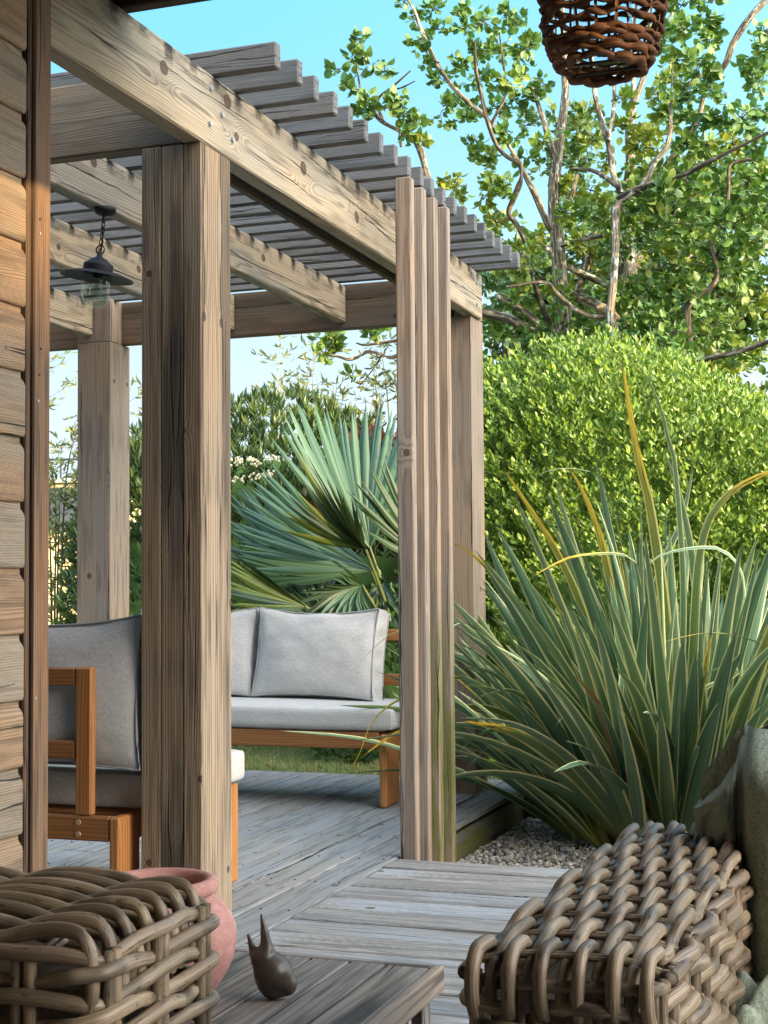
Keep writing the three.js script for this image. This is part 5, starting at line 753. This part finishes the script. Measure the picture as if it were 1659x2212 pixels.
{
  const a = thing('wicker_armchair', 'woven rattan armchair at the lower right with the green blanket over it', 'armchair', [0, 0, 0], 0, null), R = rng(809), ang = -0.035;
  const pl = (ox, oz) => (p) => V(ox + p.x * Math.cos(ang) - p.z * Math.sin(ang) * -1, p.y, oz + p.z * Math.cos(ang) + p.x * Math.sin(ang));
  const arm = { W: 0.205, Lg: 0.86, H: 0.638, r: 0.0078, n: 11, bar: 0.098, amp: 0.0105, down: 0.062, wr: 0.0092, ws: 0.0262, rows: 21, stakes: 0.07, seed: 811, first: 0.05, side: 1, slope: 0.5, phase: 0.3, flat: 0.55, bend: 0.03, barAt: 0.028, slant: 0.0035 };
  wovenArm(a, pl(1.632, 2.42), arm);
  for (let k = 0; k < 1; k++) { const y = 0.612 - k * 0.026, pts = [V(-0.112, y, -0.4), V(-0.113, y + 0.003, -0.06), V(-0.1, y, -0.015), V(-0.05, y - 0.002, -0.002), V(0.05, y, -0.003), V(0.1, y, -0.02), V(0.11, y, -0.2)]; part(a, 'weaver', rod(pts.map(pl(1.632, 2.42)), 0.0075, { seg: 9, step: 40, seed: k, tint: [0.8, 0.78, 0.75] }), caneMat); }
  // back and seat, mostly beneath the blanket
  for (let k = 0; k < 16; k++) { const y = 0.3 + k * 0.031, pts = []; for (let j = 0; j <= 24; j++) pts.push(V(1.755 + j * 0.031, y, 1.6 + Math.cos(j * Math.PI / 2 + k * Math.PI) * 0.008)); part(a, 'weaver', rod(pts, 0.009, { seg: 7, step: 60, seed: k + 90 }), caneMat); }
  for (let j = 0; j < 13; j++) part(a, 'stake', rod([V(1.76 + j * 0.061, 0.1, 1.6), V(1.76 + j * 0.061, 0.755, 1.59)], 0.008, { seg: 7, step: 4, seed: j }), caneMat);
  part(a, 'back_rim', rod([V(1.75, 0.3, 1.6), V(1.75, 0.7, 1.59), V(1.79, 0.762, 1.585), V(2.45, 0.78, 1.585), V(2.5, 0.72, 1.612), V(2.5, 0.3, 1.62)], 0.014, { seg: 9, step: 40 }), caneMat);
  part(a, 'seat', span(1.75, 2.45, 0.3, 0.37, 1.65, 2.4, { b: 0.02, ax: 0 }), caneFlat);
}
{
  const t = thing('low_table', 'low grey brown slatted wooden table at the bottom centre', 'table', [0, 0, 0]), R = rng(821);
  const x1 = 1.19, x0 = 0.42, z0 = 1.405, z1 = 2.12, y = 0.35;
  part(t, 'edge_board', span(x0, x1 - 0.0195, y - 0.045, y, z0, z0 + 0.018, { ax: 0, b: 0.0025, tint: 1.05 }), M.table);
  part(t, 'edge_board', span(x1 - 0.019, x1, y - 0.045, y, z0, z1, { ax: 2, b: 0.0025, tint: [1.25, 1.1, 0.98] }), M.table);
  part(t, 'edge_board', span(x0 - 0.019, x0 - 0.0005, y - 0.045, y, z0, z1, { ax: 2, b: 0.0025 }), M.table);
  part(t, 'edge_board', span(x0, x1 - 0.0195, y - 0.045, y, z1 - 0.018, z1, { ax: 0, b: 0.0025 }), M.table);
  const seams = [1.17, 1.087, 1.017, 0.94, 0.862, 0.785, 0.71, 0.635, 0.56, 0.49, 0.422];
  for (let i = 0; i < seams.length - 1; i++) { const k = 0.85 + 0.3 * R(); part(t, 'top_slat', span(seams[i + 1] + 0.0028, seams[i] - 0.0028, y - 0.018, y - 0.0015 + (R() - 0.5) * 0.0015, z0 + 0.0195, z1 - 0.0195, { ax: 2, b: 0.0018, tint: [k, k * 0.98, k * 0.96] }), M.table); }
  for (const [x, z] of [[x1 - 0.0425, z0 + 0.02], [x0 + 0.002, z0 + 0.02], [x1 - 0.0425, z1 - 0.064], [x0 + 0.002, z1 - 0.064]]) part(t, 'leg', span(x, x + 0.022, 0.0, y - 0.019, z, z + 0.044, { ax: 1, b: 0.002 }), M.table);
  part(t, 'under_rail', span(x0 + 0.03, x1 - 0.05, y - 0.06, y - 0.019, z0 + 0.07, z0 + 0.095, { ax: 0 }), M.darkboard);
  part(t, 'side_panel', span(x1 - 0.056, x1 - 0.044, 0.02, y - 0.05, z0 + 0.07, z1 - 0.07, { ax: 2 }), M.darkboard);
  part(t, 'lower_shelf', span(x0 + 0.03, x1 - 0.05, 0.08, 0.1, z0 + 0.03, z1 - 0.03, { ax: 2 }), M.darkboard);
}
const clayTex = tex(256, 256, (d) => { for (let j = 0; j < 256; j++) for (let i = 0; i < 256; i++) { const o = (j * 256 + i) * 4, a = fbm(i * 0.03, j * 0.03, 5, 4), s = vn(i * 0.6, j * 0.6, 4), w = smooth(0.5, 0.75, fbm(i * 0.05, j * 0.05, 12, 4)); const k = 0.88 + 0.2 * s; d[o] = clamp(lerp(176, 200, a) * k + w * 12, 0, 255); d[o + 1] = clamp(lerp(124, 148, a) * k + w * 20, 0, 255); d[o + 2] = clamp(lerp(116, 140, a) * k + w * 20, 0, 255); d[o + 3] = 255; } }, 0.2, 0.2, true);
{
  const P = thing('clay_jar', 'rounded pink terracotta jar with a thick rolled rim behind the wicker arm', 'jar', [0.822, 0.348, 1.79]), m = new THREE.MeshStandardMaterial({ map: clayTex, bumpMap: clayTex, bumpScale: 0.0006, roughness: 0.85 });
  const outer = [[0, 0.0], [0.06, 0], [0.072, 0.008], [0.1, 0.04], [0.119, 0.075], [0.126, 0.11], [0.121, 0.14], [0.106, 0.163], [0.088, 0.176], [0.079, 0.182]], lip = [[0.079, 0.182], [0.086, 0.183], [0.094, 0.188], [0.0965, 0.196], [0.094, 0.204], [0.086, 0.209], [0.077, 0.207], [0.071, 0.2], [0.068, 0.19]], inner = [[0.068, 0.19], [0.068, 0.176], [0.09, 0.155], [0.112, 0.11], [0.1, 0.06], [0.06, 0.014], [0, 0.012]];
  const lathe = (p) => { const c = new THREE.SplineCurve(p.map(([r, y]) => new THREE.Vector2(r, y))), g = new THREE.LatheGeometry(c.getPoints(p.length * 4).map((q) => new THREE.Vector2(Math.max(0, q.x), q.y)), 64), uv = g.attributes.uv; for (let i = 0; i < uv.count; i++) uv.setXY(i, uv.getX(i) * 0.6, uv.getY(i) * 0.3); return g; };
  part(P, 'body', lathe(outer), m); part(P, 'rim', lathe(lip), m); part(P, 'inside', lathe(inner), m);
}
{
  // small dark ornament with two horns, one smooth body
  const N = 80, S = 0.1, mc = new MarchingCubes(N, new THREE.MeshBasicMaterial(), false, false, 200000), sph = (p, c, r) => p.distanceTo(c) - r, smin = (a, b, k) => { const h = clamp(0.5 + 0.5 * (b - a) / k, 0, 1); return lerp(b, a, h) - k * h * (1 - h); };
  const cap = (p, a, b, ra, rb2) => { const ab = b.clone().sub(a), t = clamp(p.clone().sub(a).dot(ab) / ab.lengthSq(), 0, 1); return p.distanceTo(a.clone().addScaledVector(ab, t)) - lerp(ra, rb2, t); };
  const c = V(0, 0.07, 0), p = V(0, 0, 0), h1a = V(-0.0145, 0.082, 0.002), h1m = V(-0.018, 0.108, 0), h1b = V(-0.0235, 0.137, -0.002), h2a = V(-0.036, 0.074, -0.006), h2b = V(-0.0455, 0.103, -0.01);
  for (let z = 0; z < N; z++) for (let y = 0; y < N; y++) for (let x = 0; x < N; x++) {
    p.set((x - N / 2) / (N / 2) * S + c.x, (y - N / 2) / (N / 2) * S + c.y, (z - N / 2) / (N / 2) * S + c.z);
    let d = cap(p, V(-0.02, 0.066, 0), V(-0.003, 0.04, 0), 0.0215, 0.0305); d = smin(d, cap(p, V(-0.003, 0.04, 0), V(0.017, 0.0235, 0.004), 0.03, 0.0185), 0.012); d = smin(d, sph(p, V(-0.006, 0.016, 0), 0.016), 0.014);
    d = smin(d, cap(p, h1a, h1m, 0.0115, 0.0068), 0.007); d = smin(d, cap(p, h1m, h1b, 0.0068, 0.0022), 0.003); d = smin(d, cap(p, h2a, h2b, 0.0075, 0.0024), 0.006);
    d = Math.max(d, -p.y + 0.001); mc.field[x + y * N + z * N * N] = -d * 100;
  }
  mc.isolation = 0; mc.update();
  const g = new THREE.BufferGeometry(), q = new Float32Array(mc.positionArray.subarray(0, mc.count * 3)); for (let i = 0; i < q.length; i += 3) { q[i] *= S; q[i + 1] = q[i + 1] * S + c.y; q[i + 2] *= S; }
  g.setAttribute('position', new THREE.BufferAttribute(q, 3)); g.setAttribute('normal', new THREE.BufferAttribute(new Float32Array(mc.normalArray.subarray(0, mc.count * 3)), 3));
  const uv = new Float32Array(mc.count * 2); for (let i = 0; i < mc.count; i++) { uv[i * 2] = q[i * 3] + q[i * 3 + 2]; uv[i * 2 + 1] = q[i * 3 + 1]; } g.setAttribute('uv', new THREE.BufferAttribute(uv, 2));
  const tx = tex(128, 128, (d) => { for (let j = 0; j < 128; j++) for (let i = 0; i < 128; i++) { const o = (j * 128 + i) * 4, a = fbm(i * 0.06, j * 0.03, 15, 4), k = lerp(52, 86, a) * (0.9 + 0.2 * vn(i * 0.5, j * 0.5, 3)); d[o] = k; d[o + 1] = k * 0.88; d[o + 2] = k * 0.8; d[o + 3] = 255; } }, 0.08, 0.08, true);
  const m = top('horned_ornament', g, new THREE.MeshPhysicalMaterial({ map: tx, roughness: 0.42, clearcoat: 0.1 }), 'small dark brown ornament with two pointed horns on the low table', 'ornament'); m.position.set(0.985, 0.349, 1.69); m.rotation.y = 0.42;
}
{
  // blanket: thrown over the chair back, hanging down its front and lying crumpled on the seat
  const fz = tex(256, 256, (d) => { for (let j = 0; j < 256; j++) for (let i = 0; i < 256; i++) { const o = (j * 256 + i) * 4, k = 0.72 + 0.3 * vn(i * 0.5, j * 0.5, 3) + 0.28 * (fbm(i * 0.2, j * 0.12, 6, 3) - 0.5); d[o] = clamp(170 * k, 0, 255); d[o + 1] = clamp(182 * k, 0, 255); d[o + 2] = clamp(162 * k, 0, 255); d[o + 3] = 255; } }, 0.12, 0.12, true);
  const mat = new THREE.MeshPhysicalMaterial({ map: fz, bumpMap: fz, bumpScale: 0.0022, roughness: 1, sheen: 0.6, sheenColor: rgb(0.4, 0.42, 0.38), sheenRoughness: 0.7, side: THREE.DoubleSide });
  const b = thing('blanket', 'soft sage green blanket draped over the right wicker armchair', 'blanket', [0, 0, 0]);
  const sheet = (f, nu, nv, name, su, sv) => { const g = new THREE.PlaneGeometry(1, 1, nu, nv), p = g.attributes.position, uv = g.attributes.uv; for (let i = 0; i < p.count; i++) { const u = uv.getX(i), v = 1 - uv.getY(i), q = f(u, v); p.setXYZ(i, q.x, q.y, q.z); uv.setXY(i, u * su, v * sv); } g.computeVertexNormals(); return part(b, name, g, mat); };
  const wr = (u, v, s) => (fbm(u * 5, v * 3, s, 3) - 0.5);
  // over the back and down its front: a flap at the left, a deep fold, then the broad fall
  const plan = new THREE.CatmullRomCurve3([V(1.672, 0, 1.655), V(1.69, 0, 1.69), V(1.718, 0, 1.722), V(1.738, 0, 1.728), V(1.744, 0, 1.7), V(1.752, 0, 1.705), V(1.775, 0, 1.752), V(1.83, 0, 1.765), V(1.9, 0, 1.745), V(1.98, 0, 1.775), V(2.15, 0, 1.75), V(2.45, 0, 1.77)], false, 'catmullrom', 0.5);
  const sheetAt = (u, v) => {
    const t = Math.pow(u, 1.6), p = plan.getPoint(t), fl = 1 - smooth(0.3, 0.37, t);   // fl: within the flap
    const yt = 0.818 - 0.1 * Math.pow(1 - smooth(0, 0.46, t), 1.5) - 0.02 * fl, yb = lerp(0.37, 0.64 - 0.06 * smooth(0, 0.3, t), fl);
    const r = clamp(v / 0.2, 0, 1), over = 1 - Math.sin(r * Math.PI / 2), y = lerp(yt, yb, v) + (fl ? 0 : 0) - 0.01 * over, w = (fbm(t * 14, v * 4, 5, 3) - 0.5);
    return V(p.x + 0.012 * w + 0.01 * (v - 0.5) * (1 - fl), y, p.z - over * 0.13 + 0.04 * w * (0.4 + v) + 0.007 * Math.sin(t * 60 + 4 * v + 3 * fbm(t * 8, v * 3, 7, 2)) * v + 0.05 * v * (1 - fl));
  };
  sheet(sheetAt, 150, 70, 'front_fall', 0.8, 0.5);
  sheet((u, v) => V(1.745 - u * 0.07 + 0.006 * wr(u, v, 19), 0.815 - u * 0.085 - v * 0.12, 1.6 + 0.03 * v - 0.015 * u + 0.012 * wr(u, v, 17)), 30, 24, 'under_flap', 0.1, 0.1);
  sheet((u, v) => V(1.72 + u * 0.75, 0.812 + 0.013 * Math.sin(u * 7) - (1 - Math.cos(v * Math.PI / 2)) * 0.05 - Math.max(0, v - 0.3) * 0.35 - 0.055 * Math.pow(1 - clamp(u / 0.12, 0, 1), 2), 1.6 - Math.sin(Math.min(1, v / 0.3) * Math.PI / 2) * 0.045 + 0.012 * wr(u * 2, v, 23)), 60, 30, 'back_fall', 0.8, 0.4);
  // crumpled end on the seat
  sheet((u, v) => { const x = 1.73 + u * 0.6, z = 1.72 + v * 0.62, f = 0.042 * Math.abs(Math.sin(x * 27 + z * 17 + 5 * fbm(x * 7, z * 7, 31, 3))) + 0.022 * Math.abs(Math.sin(z * 44 - x * 20 + 4 * fbm(x * 9, z * 9, 35, 2))) + 0.03 * fbm(x * 9, z * 9, 33, 3); return V(x - 0.02 * Math.sin(z * 20), 0.385 + f + 0.05 * Math.exp(-Math.pow((z - 1.86) / 0.07, 2)) - 0.03 * Math.pow(1 - clamp(u / 0.1, 0, 1), 2), z); }, 110, 110, 'crumpled_end', 0.7, 0.7);
}
shade(scene);
renderer.render(scene, camera);
